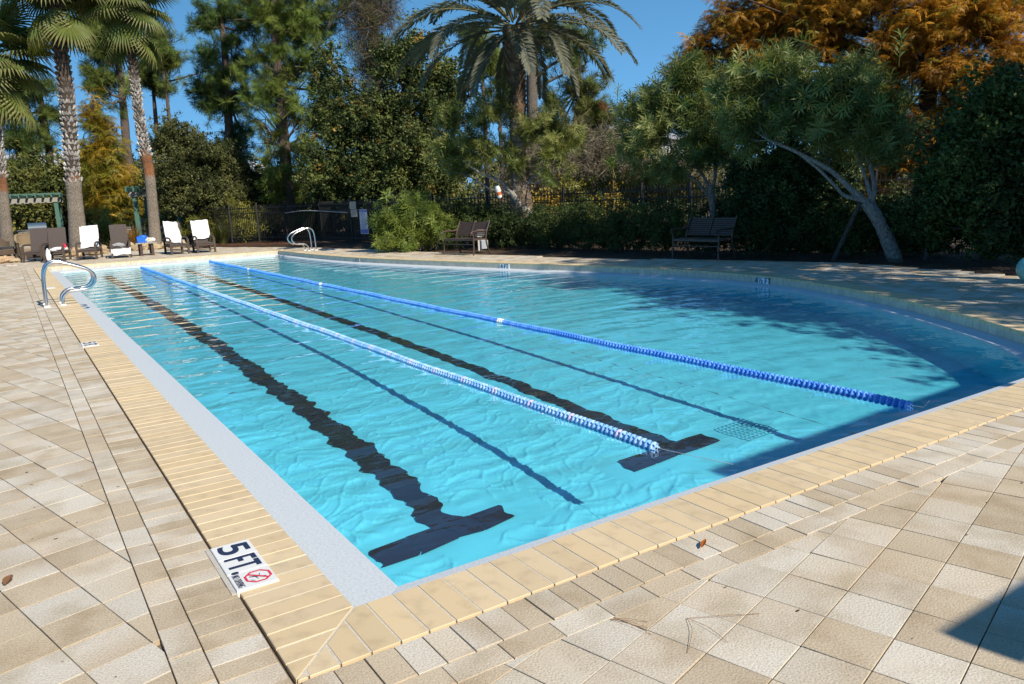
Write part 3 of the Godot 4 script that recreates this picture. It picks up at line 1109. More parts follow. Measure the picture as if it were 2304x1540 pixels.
func shrub(called: String, label: String, category: String, blobs: Array, kind: String, count: int, smin: float, smax: float, ca: Color, cb: Color, seed_: int, o := {}) -> Node3D:
	var cx := 0.0
	var cz := 0.0
	for b in blobs:
		cx += b[0] / blobs.size()
		cz += b[2] / blobs.size()
	var t := thing(called, label, category, Vector3(cx, 0, cz), 0.0, o.get("group", ""))
	var g := Geo.new()
	var r := RandomNumberGenerator.new()
	r.seed = seed_
	for b in blobs:
		for k in o.get("stems", 4):
			var p := spline([Vector3(lerpf(cx, b[0], 0.7) + r.randf_range(-0.2, 0.2), 0, lerpf(cz, b[2], 0.7) + r.randf_range(-0.2, 0.2)) - t.position, Vector3(b[0], b[1] * 0.5, b[2]) - t.position, Vector3(b[0] + r.randfn() * b[3] * 0.4, b[1] + r.randfn() * b[4] * 0.3, b[2] + r.randfn() * b[3] * 0.4) - t.position], 6)
			g.tube(p, PackedFloat32Array([0.02, 0.018, 0.015, 0.012, 0.01, 0.007, 0.004]), 5, fill_c(7, o.get("bark", Color(0.16, 0.12, 0.09))), false)
	part("stems", g.mesh(mats["bark"]), t)
	crown(t, "foliage", kind, blobs, count, smin, smax, ca, cb, seed_, o.get("shell", 0.5), o.get("gaps", -0.2), o.get("upright", 0.6), o.get("cc", Color(-1, 0, 0)), o.get("share", 0.0))
	return t

# fan palms
func fan_frond(seed_: int, col: Color, tipc: Color) -> ArrayMesh:
	var r := RandomNumberGenerator.new()
	r.seed = seed_
	var g := Geo.new()
	var stem := spline([Vector3.ZERO, Vector3(0.5, 0.06, 0), Vector3(1.0, 0.02, 0)], 6)
	g.tube(stem, PackedFloat32Array([0.03, 0.026, 0.022, 0.02, 0.018, 0.016, 0.014]), 5, fill_c(7, Color(0.2, 0.24, 0.07)), false)
	var hub := Vector3(1.0, 0.02, 0)
	var n := 34
	for i in n:
		var a0 := lerpf(-2.2, 2.2, float(i) / n)
		var a1 := lerpf(-2.2, 2.2, float(i + 1) / n)
		var am := (a0 + a1) / 2.0
		var R := 1.15 * (0.72 + 0.28 * cos(am * 0.6)) * r.randf_range(0.92, 1.06)
		var sag := 0.2 + 0.18 * absf(am) / 2.2
		var P := func(a: float, d: float, lift: float) -> Vector3:
			return hub + Vector3(cos(a) * d, lift - sag * d * d * 0.75, sin(a) * d * 0.95 )
		var c := col * r.randf_range(0.85, 1.15)
		var inner := 0.55 * R
		# pleat: the middle of each finger is a ridge
		var A: Vector3 = P.call(a0, inner, 0.0)
		var M: Vector3 = P.call(am, inner, 0.035)
		var B: Vector3 = P.call(a1, inner, 0.0)
		g.tri(hub, A, M, Vector3.UP, c)
		g.tri(hub, M, B, Vector3.UP, c * 0.95)
		var wa := lerpf(a0, am, 0.35)
		var wb := lerpf(a1, am, 0.35)
		var A2: Vector3 = P.call(wa, R * 0.82, 0.0)
		var M2: Vector3 = P.call(am, R * 0.82, 0.02)
		var B2: Vector3 = P.call(wb, R * 0.82, 0.0)
		g.quad(A, M, M2, A2, Vector3.UP, c)
		g.quad(M, B, B2, M2, Vector3.UP, c * 0.95)
		var T: Vector3 = P.call(am + r.randf_range(-0.03, 0.03), R * 1.12, -r.randf_range(0.08, 0.25))
		g.tri(A2, M2, T, Vector3.UP, c.lerp(tipc, 0.5))
		g.tri(M2, B2, T, Vector3.UP, c.lerp(tipc, 0.5))
	return g.mesh(mats["leaf"])

func fan_palm(label: String, path: Array, seed_: int, count: int, scale_: float, boot0: float, boot1: float, skirt: float, yellow: int) -> void:
	var r := RandomNumberGenerator.new()
	r.seed = seed_
	var t := thing("fan_palm", label, "palm tree", base_of(path), 0.0, "fan palms by the loungers")
	var k := []
	for q in path:
		k.append(Vector3(q[0], q[1], q[2]) - t.position)
	var n := 60
	var p := spline(k, n)
	var rad := PackedFloat32Array()
	var cols := PackedColorArray()
	for i in n + 1:
		var f := float(i) / n * (path.size() - 1)
		var a := mini(int(f), path.size() - 2)
		rad.append(lerpf(path[a][3], path[a + 1][3], f - a) * (0.72 if p[i].y > boot0 else 0.92) * (1.0 + 0.02 * sin(i * 2.1)))
		var c := Color(0.30, 0.25, 0.20) * r.randf_range(0.88, 1.08)
		if p[i].y > boot0 - skirt and p[i].y <= boot0 + 0.1:
			c = Color(0.30, 0.13, 0.06) * r.randf_range(0.8, 1.2)
		elif p[i].y > boot0:
			c = Color(0.085, 0.06, 0.045)
		cols.append(c)
	var g := Geo.new()
	g.tube(p, rad, 18, cols, true, 0.02)
	part("trunk", g.mesh(mats["bark"]), t)
	# cut leaf bases
	var bt := Geo.new()
	var bc := Color.WHITE
	for s in [-1, 1]:
		var A := Vector3(0, -0.11, 0.075 * s)
		var B := Vector3(0.09, 0.08, 0.03 * s)
		var C := Vector3(0.03, 0.1, 0.0)
		bt.tri(A, B, C, Vector3(0.3, 0.1, s), bc)
		bt.tri(A, B, Vector3(0.07, -0.04, 0), Vector3(0.5, -0.5, s), bc)
		bt.tri(B, C, Vector3(0.1, 0.09, 0), Vector3.UP, bc * 0.8)
	bt.tri(Vector3(0, -0.11, 0.075), Vector3(0, -0.11, -0.075), Vector3(0.07, -0.04, 0), Vector3(0.3, -1, 0), bc)
	bt.quad(Vector3(0.07, -0.04, 0.0), Vector3(0.09, 0.08, 0.03), Vector3(0.1, 0.09, 0), Vector3(0.09, 0.08, -0.03), Vector3(1, 0, 0), bc)
	var bm := bt.mesh(mats["stone"])
	var xf := []
	var cs := []
	var y := boot0
	var row := 0
	var top: float = p[n].y
	while y < top - 0.1:
		var i := 0
		while i < n - 1 and p[i + 1].y < y:
			i += 1
		var per := 9
		for m in per:
			var a := TAU * (m + 0.5 * (row % 2)) / per + r.randf_range(-0.12, 0.12)
			var out := Vector3(cos(a), 0, sin(a))
			var s := r.randf_range(0.7, 1.1)
			var b := Basis(out, Vector3.UP, out.cross(Vector3.UP)) * Basis(Vector3.BACK, r.randf_range(-0.5, 0.1))
			xf.append(Transform3D(b.scaled(Vector3(s, s, s)), p[i].lerp(p[i + 1], 0.5) + out * rad[i] * 0.9 + Vector3(0, r.randf_range(-0.04, 0.04), 0)))
			var f := smoothstep(boot1 - 1.0, boot1 + 0.6, y)
			var light := Color(0.62, 0.58, 0.54) * r.randf_range(0.4, 1.2)
			cs.append(light.lerp(Color(0.16, 0.11, 0.08) * r.randf_range(0.6, 1.3), f))
		y += 0.135
		row += 1
	scatter("leaf_bases", bm, xf, cs, t)
	var kinds := [fan_frond(seed_, Color(0.13, 0.17, 0.045), Color(0.3, 0.27, 0.12)), fan_frond(seed_ + 1, Color(0.10, 0.145, 0.04), Color(0.25, 0.22, 0.1)), fan_frond(seed_ + 2, Color(0.17, 0.2, 0.05), Color(0.32, 0.28, 0.12))]
	var gold := fan_frond(seed_ + 3, Color(0.4, 0.36, 0.03), Color(0.45, 0.36, 0.08))
	for m in count:
		var f := float(m) / count
		var az := m * 2.399 + r.randf_range(-0.2, 0.2)
		var el := lerpf(1.15, -0.95, pow(f, 0.85)) + r.randf_range(-0.12, 0.12)
		var out := Vector3(cos(az), 0, sin(az))
		var s := scale_ * r.randf_range(0.9, 1.1)
		var lower := 0.0
		if m >= count - 5:
			el = r.randf_range(-1.15, -0.8)
			lower = r.randf_range(0.2, 1.0)
		part("frond", kinds[m % 3] if m < count - yellow else gold, t, Transform3D((Basis(out, Vector3.UP, out.cross(Vector3.UP)) * Basis(Vector3.BACK, el)).scaled(Vector3(s, s, s)), p[n] + Vector3(0, 0.25 - f * 0.5 - lower, 0) + out * 0.12))

# feather palm
func date_frond(el: float, L: float, seed_: int) -> ArrayMesh:
	var r := RandomNumberGenerator.new()
	r.seed = seed_
	var g := Geo.new()
	var n := 26
	var p := PackedVector3Array()
	var rr := PackedFloat32Array()
	var dir := PackedVector3Array()
	var at := Vector3.ZERO
	for i in n + 1:
		var f := float(i) / n
		var a := el - (1.2 + 0.4 * el) * pow(f, 1.4)
		var d := Vector3(cos(a), sin(a), 0)
		p.append(at)
		dir.append(d)
		rr.append(lerpf(0.035, 0.005, f))
		at += d * L / n
	g.tube(p, rr, 5, fill_c(n + 1, Color(0.24, 0.22, 0.12)), false)
	var m := 96
	for i in m:
		var f := 0.12 + 0.88 * i / float(m)
		var k := mini(int(f * n), n - 1)
		var q := p[k].lerp(p[k + 1], f * n - k)
		var d := dir[k]
		var up := Vector3(-d.y, d.x, 0)
		var ll := L * 0.135 * pow(sin(PI * (0.12 + 0.83 * f)), 0.6)
		for s in [-1, 1]:
			var o := (d * r.randf_range(0.75, 1.0) + Vector3(0, 0, s) * r.randf_range(0.75, 1.0) + up * r.randf_range(0.1, 0.5)).normalized()
			var c := Color(0.19, 0.195, 0.145) * r.randf_range(0.75, 1.25)
			g.leaf(q, o, o.cross(up).normalized(), ll, 0.07, r.randf_range(0.08, 0.3), c)
	return g.mesh(mats["leaf"])

func date_palm(path: Array) -> void:
	var r := RandomNumberGenerator.new()
	r.seed = 808
	var t := thing("date_palm", "tall date palm with grey green feathery fronds behind the bench", "palm tree", base_of(path))
	var k := []
	for q in path:
		k.append(Vector3(q[0], q[1], q[2]) - t.position)
	var n := 56
	var p := spline(k, n)
	var rad := PackedFloat32Array()
	var cols := PackedColorArray()
	for i in n + 1:
		var f := float(i) / n * (path.size() - 1)
		var a := mini(int(f), path.size() - 2)
		rad.append(lerpf(path[a][3], path[a + 1][3], f - a) * (1.0 + 0.025 * (i % 2)))
		cols.append(Color(0.25, 0.18, 0.125) * r.randf_range(0.85, 1.15) if p[i].y > 0.6 else Color(0.2, 0.125, 0.08) * r.randf_range(0.7, 1.2))
	var g := Geo.new()
	g.tube(p, rad, 18, cols, true, 0.05)
	part("trunk", g.mesh(mats["bark"]), t)
	var bt := Geo.new()
	bt.quad(Vector3(0, -0.07, 0.06), Vector3(0, -0.07, -0.06), Vector3(0.045, 0.05, -0.035), Vector3(0.045, 0.05, 0.035), Vector3(1, -0.3, 0), Color.WHITE)
	bt.tri(Vector3(0.045, 0.05, -0.035), Vector3(0.045, 0.05, 0.035), Vector3(0, 0.06, 0), Vector3.UP, Color.WHITE)
	bt.tri(Vector3(0, -0.07, 0.06), Vector3(0.045, 0.05, 0.035), Vector3(0, 0.06, 0.0), Vector3(0, 0, 1), Color.WHITE)
	bt.tri(Vector3(0, -0.07, -0.06), Vector3(0.045, 0.05, -0.035), Vector3(0, 0.06, 0.0), Vector3(0, 0, -1), Color.WHITE)
	var xf := []
	var cs := []
	var y := 0.9
	var row := 0
	while y < 6.5:
		var i := 0
		while i < n - 1 and p[i + 1].y < y:
			i += 1
		for m in 10:
			var a := TAU * (m + 0.5 * (row % 2)) / 10.0 + r.randf_range(-0.1, 0.1)
			var out := Vector3(cos(a), 0, sin(a))
			var s := (1.0 if y < 4.3 else 1.5) * r.randf_range(0.85, 1.2)
			xf.append(Transform3D(Basis(out, Vector3.UP, out.cross(Vector3.UP)).scaled(Vector3(s, s, s)), p[i] + out * rad[i] * 0.96))
			cs.append((Color(0.34, 0.26, 0.19) if y < 4.0 else Color(0.2, 0.12, 0.07)) * r.randf_range(0.6, 1.3))
		y += 0.1 if y < 4.3 else 0.14
		row += 1
	scatter("leaf_bases", bt.mesh(mats["stone"]), xf, cs, t)
	# fibrous skirt at the foot
	var sk := []
	var sc := []
	for i in 420:
		var a := r.randf() * TAU
		var h := r.randf_range(0.0, 0.8)
		var out := Vector3(cos(a), 0, sin(a))
		sk.append(Transform3D(Basis(out.cross(Vector3.UP), out * 0.5 + Vector3.UP * 0.8, out).scaled(Vector3.ONE * 0.22), Vector3(p[0].x, h, p[0].z) + out * lerpf(0.62, 0.34, h / 0.8)))
		sc.append(Color(0.24, 0.15, 0.085) * r.randf_range(0.5, 1.4))
	scatter("root_fibres", clump("straw"), sk, sc, t)
	var variants := []
	for i in 8:
		variants.append(date_frond([1.3, 1.0, 0.75, 0.55, 0.36, 0.15, -0.1, -0.45][i], [2.9, 3.5, 3.9, 4.1, 4.1, 3.9, 3.4, 2.7][i], 300 + i))
	var head := p[n]
	var total := 46
	for m in total:
		var f := float(m) / total
		var az := m * 2.399 + r.randf_range(-0.15, 0.15)
		var out := Vector3(cos(az), 0, sin(az))
		part("frond", variants[mini(int(f * 8.0), 7)], t, Transform3D(Basis(out, Vector3.UP, out.cross(Vector3.UP)) * Basis(Vector3.RIGHT, r.randf_range(-0.25, 0.25)), head + Vector3(0, 0.35 - f * 0.55, 0) + out * 0.2))

func grass_clump(label: String, at: Vector3, h: float, count: int, ca: Color, cb: Color, seed_: int) -> void:
	var r := RandomNumberGenerator.new()
	r.seed = seed_
	var t := thing("ornamental_grass", label, "grass clump", at, 0.0, "tufts of ornamental grass")
	var g := Geo.new()
	for i in count:
		var a := r.randf() * TAU
		var out := Vector3(cos(a), 0, sin(a))
		var L := h * r.randf_range(0.6, 1.15)
		var lean := r.randf_range(0.15, 0.95)
		var c := ca.lerp(cb, r.randf())
		var w := out.cross(Vector3.UP) * 0.012
		var b0 := out * r.randf_range(0.0, 0.18) * h
		var prev := b0
		for k in 4:
			var f := (k + 1) / 4.0
			var q := b0 + out * lean * L * pow(f, 1.6) * 0.8 + Vector3.UP * L * (f - 0.35 * lean * f * f)
			var wk := w * (1.0 - f * 0.85)
			g.quad(prev - w * (1.0 - (f - 0.25) * 0.85), prev + w * (1.0 - (f - 0.25) * 0.85), q + wk, q - wk, Vector3.UP, c)
			prev = q
	var o := part("blades", g.mesh(mats["leaf"]), t)
	o.set_meta("kind", "stuff")

# ---------------------------------------------------------------- fences
func fence(label: String, pts: Array, h: float, limit: int) -> void:
	var t := thing("metal_fence", label, "fence", Vector3(pts[0].x, 0, pts[0].y), 0.0, "black metal picket fences")
	var col := Color(0.012, 0.012, 0.013)
	var pk := Geo.new()
	pk.box(Vector3(0, h / 2.0, 0), Vector3(0.022, h, 0.022), col)
	pk.box(Vector3(0, h + 0.01, 0), Vector3(0.012, 0.02, 0.012), col)
	var picket := pk.mesh(mats["black_metal"])
	var po := Geo.new()
	po.box(Vector3(0, (h + 0.08) / 2.0, 0), Vector3(0.075, h + 0.08, 0.075), col)
	po.box(Vector3(0, h + 0.09, 0), Vector3(0.095, 0.03, 0.095), col)
	var post := po.mesh(mats["black_metal"])
	var rest := Geo.new()
	var made := 0
	for i in pts.size() - 1:
		var a := Vector3(pts[i].x, 0, pts[i].y) - t.position
		var b := Vector3(pts[i + 1].x, 0, pts[i + 1].y) - t.position
		var L := a.distance_to(b)
		var d := (b - a) / L
		var bays := maxi(1, int(round(L / 2.2)))
		for k in bays:
			var p0 := a + d * L * k / bays
			var p1 := a + d * L * (k + 1) / bays
			part("post", post, t, Transform3D(Basis(), p0))
			var rl := Geo.new()
			for y in [0.18, h - 0.36, h - 0.13]:
				rl.bar(p0 + Vector3.UP * y, p1 + Vector3.UP * y, 0.03, 0.036, col)
			part("rail", rl.mesh(mats["black_metal"]), t)
			var np := int(round(p0.distance_to(p1) / 0.115))
			for m in range(1, np):
				var q := p0.lerp(p1, float(m) / np)
				if made < limit:
					part("picket", picket, t, Transform3D(Basis(Vector3.UP, atan2(d.x, d.z)), q))
				else:
					rest.box(q + Vector3.UP * h / 2.0, Vector3(0.022, h, 0.022), col)
				made += 1
	if rest.v.size():
		part("far_pickets", rest.mesh(mats["black_metal"]), t).set_meta("kind", "stuff")

# ---------------------------------------------------------------- furniture
var lounger0: Node3D
func make_lounger() -> Node3D:
	var t := thing("sun_lounger", "", "sun lounger", Vector3.ZERO, 0.0, "brown sun loungers by the far pool end")
	var br := Color(0.075, 0.052, 0.043)
	var fab := Color(0.105, 0.082, 0.072)
	for s in [-1, 1]:
		for z in [0.0, -1.15]:
			var g := Geo.new()
			g.box(Vector3(0.3 * s, 0.27, z), Vector3(0.075, 0.54, 0.06), br)
			part("leg", g.mesh(mats["wood"]), t)
		var a := Geo.new()
		a.tube(spline([Vector3(0.3 * s, 0.5, 0.0), Vector3(0.3 * s, 0.58, -0.12), Vector3(0.3 * s, 0.6, -0.5), Vector3(0.3 * s, 0.56, -1.0), Vector3(0.3 * s, 0.4, -1.2)], 12), fill_f(13, 0.032), 8, fill_c(13, br))
		part("armrest", a.mesh(mats["wood"]), t)
		var r := Geo.new()
		r.box(Vector3(0.3 * s, 0.3, -0.58), Vector3(0.045, 0.08, 1.16), br)
		part("side_rail", r.mesh(mats["wood"]), t)
	for z in [0.0, -1.15]:
		var g := Geo.new()
		g.box(Vector3(0, 0.31, z), Vector3(0.56, 0.075, 0.045), br)
		part("front_rail", g.mesh(mats["wood"]), t)
	var lw := Geo.new()
	lw.box(Vector3(0, 0.13, 0.0), Vector3(0.56, 0.035, 0.03), br)
	lw.box(Vector3(0, 0.13, -1.15), Vector3(0.56, 0.035, 0.03), br)
	part("stretcher", lw.mesh(mats["wood"]), t)
	var seat := Geo.new()
	seat.bevel_box(Vector3(0, 0.36, -0.45), Vector3(0.56, 0.035, 0.98), 0.012, fab)
	part("seat", seat.mesh(mats["weave"]), t)
	var back := Geo.new()
	var tilt := Basis(Vector3.RIGHT, -0.28)
	back.bevel_box(Vector3(0, 0.36, -0.86) + tilt * Vector3(0, 0.42, 0), Vector3(0.57, 0.86, 0.04), 0.015, fab, tilt)
	part("backrest", back.mesh(mats["weave"]), t)
	var prop := Geo.new()
	for s in [-1, 1]:
		prop.bar(Vector3(0.22 * s, 0.75, -1.02), Vector3(0.22 * s, 0.3, -1.25), 0.03, 0.03, br)
	part("prop", prop.mesh(mats["wood"]), t)
	return t

func lounger(x: float, z: float, turn: float, label: String) -> Node3D:
	var t: Node3D = lounger0
	if lounger0 == null:
		lounger0 = make_lounger()
		t = lounger0
	else:
		t = lounger0.duplicate()
		t.name = numbered("sun_lounger")
		add_child(t)
	t.position = Vector3(x, 0, z)
	t.rotation.y = turn
	t.set_meta("label", label)
	return t

func cloth(called: String, label: String, at: Vector3, turn: float, prof: Array, width: float, seed_: int, skew := 0.0) -> void:
	# a towel: prof is its section (y, z) from the front hem over the edge to the back hem
	var r := RandomNumberGenerator.new()
	r.seed = seed_
	var nz := FastNoiseLite.new()
	nz.seed = seed_
	nz.frequency = 2.2
	var k := []
	for q in prof:
		k.append(Vector3(0, q[0], q[1]))
	var line := spline(k, 26)
	var g := Geo.new()
	var nx := 16
	var grid := []
	var nrm := []
	for i in nx + 1:
		var col := []
		for j in line.size():
			var f := float(i) / nx
			var x := (f - 0.5) * width
			var hang := float(j) / line.size()
			var d := line[mini(j + 1, line.size() - 1)] - line[maxi(j - 1, 0)]
			var out := Vector3(0, d.z, -d.y).normalized()
			var y := line[j].y + skew * (f - 0.5) * (1.0 - hang) + (0.015 * sin(f * 9.0 + seed_) if j == 0 else 0.0)
			col.append(Vector3(x + 0.012 * nz.get_noise_2d(hang * 3.0, f), y, line[j].z) + out * (0.014 + 0.014 * nz.get_noise_2d(x * 2.5, hang * 1.2) + 0.006 * sin(x * 26.0 + seed_)))
		grid.append(col)
	for i in nx + 1:
		var col := []
		for j in line.size():
			var a: Vector3 = grid[mini(i + 1, nx)][j] - grid[maxi(i - 1, 0)][j]
			var b: Vector3 = grid[i][mini(j + 1, line.size() - 1)] - grid[i][maxi(j - 1, 0)]
			col.append(-a.cross(b).normalized())
		nrm.append(col)
	var c := Color(0.82, 0.82, 0.83)
	for i in nx:
		for j in line.size() - 1:
			g.smooth(grid[i][j], grid[i + 1][j], grid[i + 1][j + 1], nrm[i][j], nrm[i + 1][j], nrm[i + 1][j + 1], c, c, c)
			g.smooth(grid[i][j], grid[i + 1][j + 1], grid[i][j + 1], nrm[i][j], nrm[i + 1][j + 1], nrm[i][j + 1], c, c, c)
	var o := one(called, g.mesh(mats["towel"]), label, "towel", "white pool towels", at)
	o.rotation.y = turn

func heap(g: Geo, at: Vector3, size: Vector3, col: Color, seed_: int) -> void:
	# a crumpled lump: a sphere pushed about by noise
	var nz := FastNoiseLite.new()
	nz.seed = seed_
	nz.frequency = 1.3
	var rows := 10
	var cols := 16
	var pt := func(i: int, j: int) -> Vector3:
		var a := PI * i / rows
		var b := TAU * (j % cols) / cols
		var d := Vector3(sin(a) * cos(b), cos(a), sin(a) * sin(b))
		return at + d * size * 0.5 * (1.0 + 0.45 * nz.get_noise_3dv(d * 1.4))
	for i in rows:
		for j in cols:
			var A: Vector3 = pt.call(i, j)
			var B: Vector3 = pt.call(i, j + 1)
			var C: Vector3 = pt.call(i + 1, j + 1)
			var D: Vector3 = pt.call(i + 1, j)
			g.quad(A, B, C, D, (A + C) / 2.0 - at, col)

var bench0: Node3D
func bench(at: Vector3, turn: float, label: String) -> void:
	var t := thing("garden_bench", label, "bench", at, turn, "brown metal benches at the pool edge")
	var c := Color(0.075, 0.048, 0.036)
	var mm: Material = mats["black_metal"]
	for s in [-1, 1]:
		var x: float = 0.62 * s
		var fl := Geo.new()
		fl.tube(spline([Vector3(x, 0, 0.27), Vector3(x, 0.2, 0.25), Vector3(x, 0.44, 0.24), Vector3(x, 0.54, 0.25), Vector3(x, 0.62, 0.3)], 10), fill_f(11, 0.021), 8, fill_c(11, c))
		part("leg", fl.mesh(mm), t)
		var rl := Geo.new()
		rl.tube(spline([Vector3(x, 0, -0.36), Vector3(x, 0.2, -0.27), Vector3(x, 0.44, -0.22), Vector3(x, 0.66, -0.27), Vector3(x, 0.92, -0.4)], 10), fill_f(11, 0.021), 8, fill_c(11, c))
		part("leg", rl.mesh(mm), t)
		var ar := Geo.new()
		ar.tube(spline([Vector3(x, 0.6, 0.34), Vector3(x, 0.64, 0.28), Vector3(x, 0.66, 0.1), Vector3(x, 0.65, -0.1), Vector3(x, 0.67, -0.27)], 10), fill_f(11, 0.022), 8, fill_c(11, c))
		part("armrest", ar.mesh(mm), t)
		var sr := Geo.new()
		sr.bar(Vector3(x, 0.43, 0.24), Vector3(x, 0.43, -0.24), 0.035, 0.04, c)
		part("seat_rail", sr.mesh(mm), t)
	for k in 8:
		var g := Geo.new()
		g.bevel_box(Vector3(0, 0.445, 0.215 - k * 0.06), Vector3(1.24, 0.016, 0.05), 0.004, c)
		part("seat_slat", g.mesh(mm), t)
	var d := Vector3(0, 0.26, -0.13).normalized()
	for k in 9:
		var g := Geo.new()
		var q := Vector3(0, 0.52, -0.235) + d * (k * 0.048)
		g.bevel_box(q, Vector3(1.2, 0.038, 0.018), 0.004, c * 1.05, Basis(Vector3.RIGHT, -0.46))
		part("back_slat", g.mesh(mm), t)
	var mid := Geo.new()
	mid.bar(Vector3(0, 0.5, -0.205), Vector3(0, 0.93, -0.42), 0.03, 0.03, c)
	part("back_post", mid.mesh(mm), t)
	var fr := Geo.new()
	fr.bar(Vector3(-0.62, 0.42, 0.25), Vector3(0.62, 0.42, 0.25), 0.03, 0.04, c)
	fr.bar(Vector3(-0.62, 0.3, 0.25), Vector3(0.62, 0.3, 0.25), 0.02, 0.02, c)
	part("front_rail", fr.mesh(mm), t)

func pergola(called: String, label: String, at: Vector3, turn: float, w: float, d: float, h: float, rafters: int) -> void:
	var t := thing(called, label, "pergola", at, turn, "green timber pergolas")
	var green := Color(0.075, 0.17, 0.13)
	for sx in [-1, 1]:
		for sz in [-1, 1]:
			var g := Geo.new()
			g.box(Vector3(sx * w / 2, h / 2, sz * d / 2), Vector3(0.2, h, 0.2), green)
			part("post", g.mesh(mats["wood"]), t)
	for sz in [-1, 1]:
		var g := Geo.new()
		g.box(Vector3(0, h - 0.12, sz * (d / 2 + 0.13)), Vector3(w + 0.5, 0.24, 0.05), Color(0.33, 0.31, 0.26))
		part("beam", g.mesh(mats["wood"]), t)
	for k in rafters:
		var g := Geo.new()
		g.box(Vector3((k / float(rafters - 1) - 0.5) * (w + 0.5), h + 0.11, 0.1), Vector3(0.06, 0.2, d + 0.9), green)
		part("rafter", g.mesh(mats["wood"]), t)
	for k in 7:
		var g := Geo.new()
		g.box(Vector3(0, h + 0.235, (k / 6.0 - 0.5) * (d + 0.7)), Vector3(w + 0.6, 0.04, 0.06), green)
		part("purlin", g.mesh(mats["wood"]), t)

func wicker_chair(label: String, at: Vector3, turn: float, dark: bool) -> void:
	var t := thing("wicker_chair", label, "chair", at, turn, "wicker chairs by the palms")
	var c := Color(0.30, 0.22, 0.13) if not dark else Color(0.16, 0.11, 0.075)
	var back := Geo.new()
	for i in 14:
		var a0 := lerpf(-1.75, 1.75, i / 14.0)
		var a1 := lerpf(-1.75, 1.75, (i + 1) / 14.0)
		var hh := func(a: float) -> float: return 0.94 - 0.28 * smoothstep(0.6, 1.5, absf(a))
		for sgn in [0.0, -0.05]:
			var q := func(a: float, y: float) -> Vector3: return Vector3(sin(a) * (0.4 + sgn + y * 0.05), y, -cos(a) * (0.38 + sgn + y * 0.08))
			back.quad(q.call(a0, 0.12), q.call(a1, 0.12), q.call(a1, hh.call(a1)), q.call(a0, hh.call(a0)), Vector3(sin(a0), 0, -cos(a0)) * (1.0 if sgn == 0.0 else -1.0), c)
		back.bar(Vector3(sin(a0) * 0.42, hh.call(a0), -cos(a0) * 0.43), Vector3(sin(a1) * 0.42, hh.call(a1), -cos(a1) * 0.43), 0.08, 0.06, c * 1.1)
	part("back", back.mesh(mats["weave"]), t)
	var seat := Geo.new()
	seat.bevel_box(Vector3(0, 0.3, 0.05), Vector3(0.72, 0.2, 0.7), 0.03, c)
	part("seat", seat.mesh(mats["weave"]), t)
	var cu := Geo.new()
	cu.bevel_box(Vector3(0, 0.45, 0.03), Vector3(0.62, 0.12, 0.6), 0.04, Color(0.36, 0.32, 0.26) if not dark else Color(0.02, 0.02, 0.022))
	part("cushion", cu.mesh(mats["towel"]), t)
	for s in [[-1, -1], [1, -1], [-1, 1], [1, 1]]:
		var g := Geo.new()
		g.box(Vector3(0.3 * s[0], 0.1, 0.3 * s[1]), Vector3(0.05, 0.2, 0.05), c * 0.7)
		part("leg", g.mesh(mats["weave"]), t)

func grill_island(label: String, at: Vector3, turn: float, hood: Color) -> void:
	var t := thing("grill_counter", label, "grill", at, turn, "outdoor grills under the pergolas")
	var a := Geo.new()
	a.box(Vector3(0, 0.42, 0), Vector3(1.9, 0.84, 0.7), Color(0.42, 0.38, 0.32))
	part("base", a.mesh(mats["stone"]), t)
	var b := Geo.new()
	b.bevel_box(Vector3(0, 0.87, 0), Vector3(2.0, 0.06, 0.78), 0.01, Color(0.16, 0.16, 0.17))
	part("countertop", b.mesh(mats["stone"]), t)
	var hd := Geo.new()
	var n := 12
	for i in n:
		var a0 := PI * i / n
		var a1 := PI * (i + 1) / n
		var q := func(x: float, an: float) -> Vector3: return Vector3(x, 0.9 + sin(an) * 0.36, -cos(an) * 0.3)
		hd.smooth(q.call(-0.45, a0), q.call(0.45, a0), q.call(0.45, a1), Vector3(0, sin(a0), -cos(a0)), Vector3(0, sin(a0), -cos(a0)), Vector3(0, sin(a1), -cos(a1)), hood, hood, hood)
		hd.smooth(q.call(-0.45, a0), q.call(0.45, a1), q.call(-0.45, a1), Vector3(0, sin(a0), -cos(a0)), Vector3(0, sin(a1), -cos(a1)), Vector3(0, sin(a1), -cos(a1)), hood, hood, hood)
		for s in [-0.45, 0.45]:
			hd.tri(Vector3(s, 0.9, 0), q.call(s, a0), q.call(s, a1), Vector3(s, 0, 0), hood * 0.5)
	part("hood", hd.mesh(mats["black_metal"]), t)
	var dr := Geo.new()
	for k in 2:
		dr.bevel_box(Vector3(-0.45 + k * 0.9, 0.45, 0.36), Vector3(0.7, 0.6, 0.02), 0.005, Color(0.012, 0.03, 0.028))
	part("door_panel", dr.mesh(mats["black_metal"]), t)

func rock(label: String, at: Vector3, size: Vector3, seed_: int, c: Color) -> void:
	var g := Geo.new()
	heap(g, Vector3(0, size.y * 0.35, 0), size, c, seed_)
	one("boulder", g.mesh(mats["stone"]), label, "rock", "tan rocks ringing the slender palm" if "slender" in label else ("tan rocks by the thick palm" if "thick" in label else ""), at)

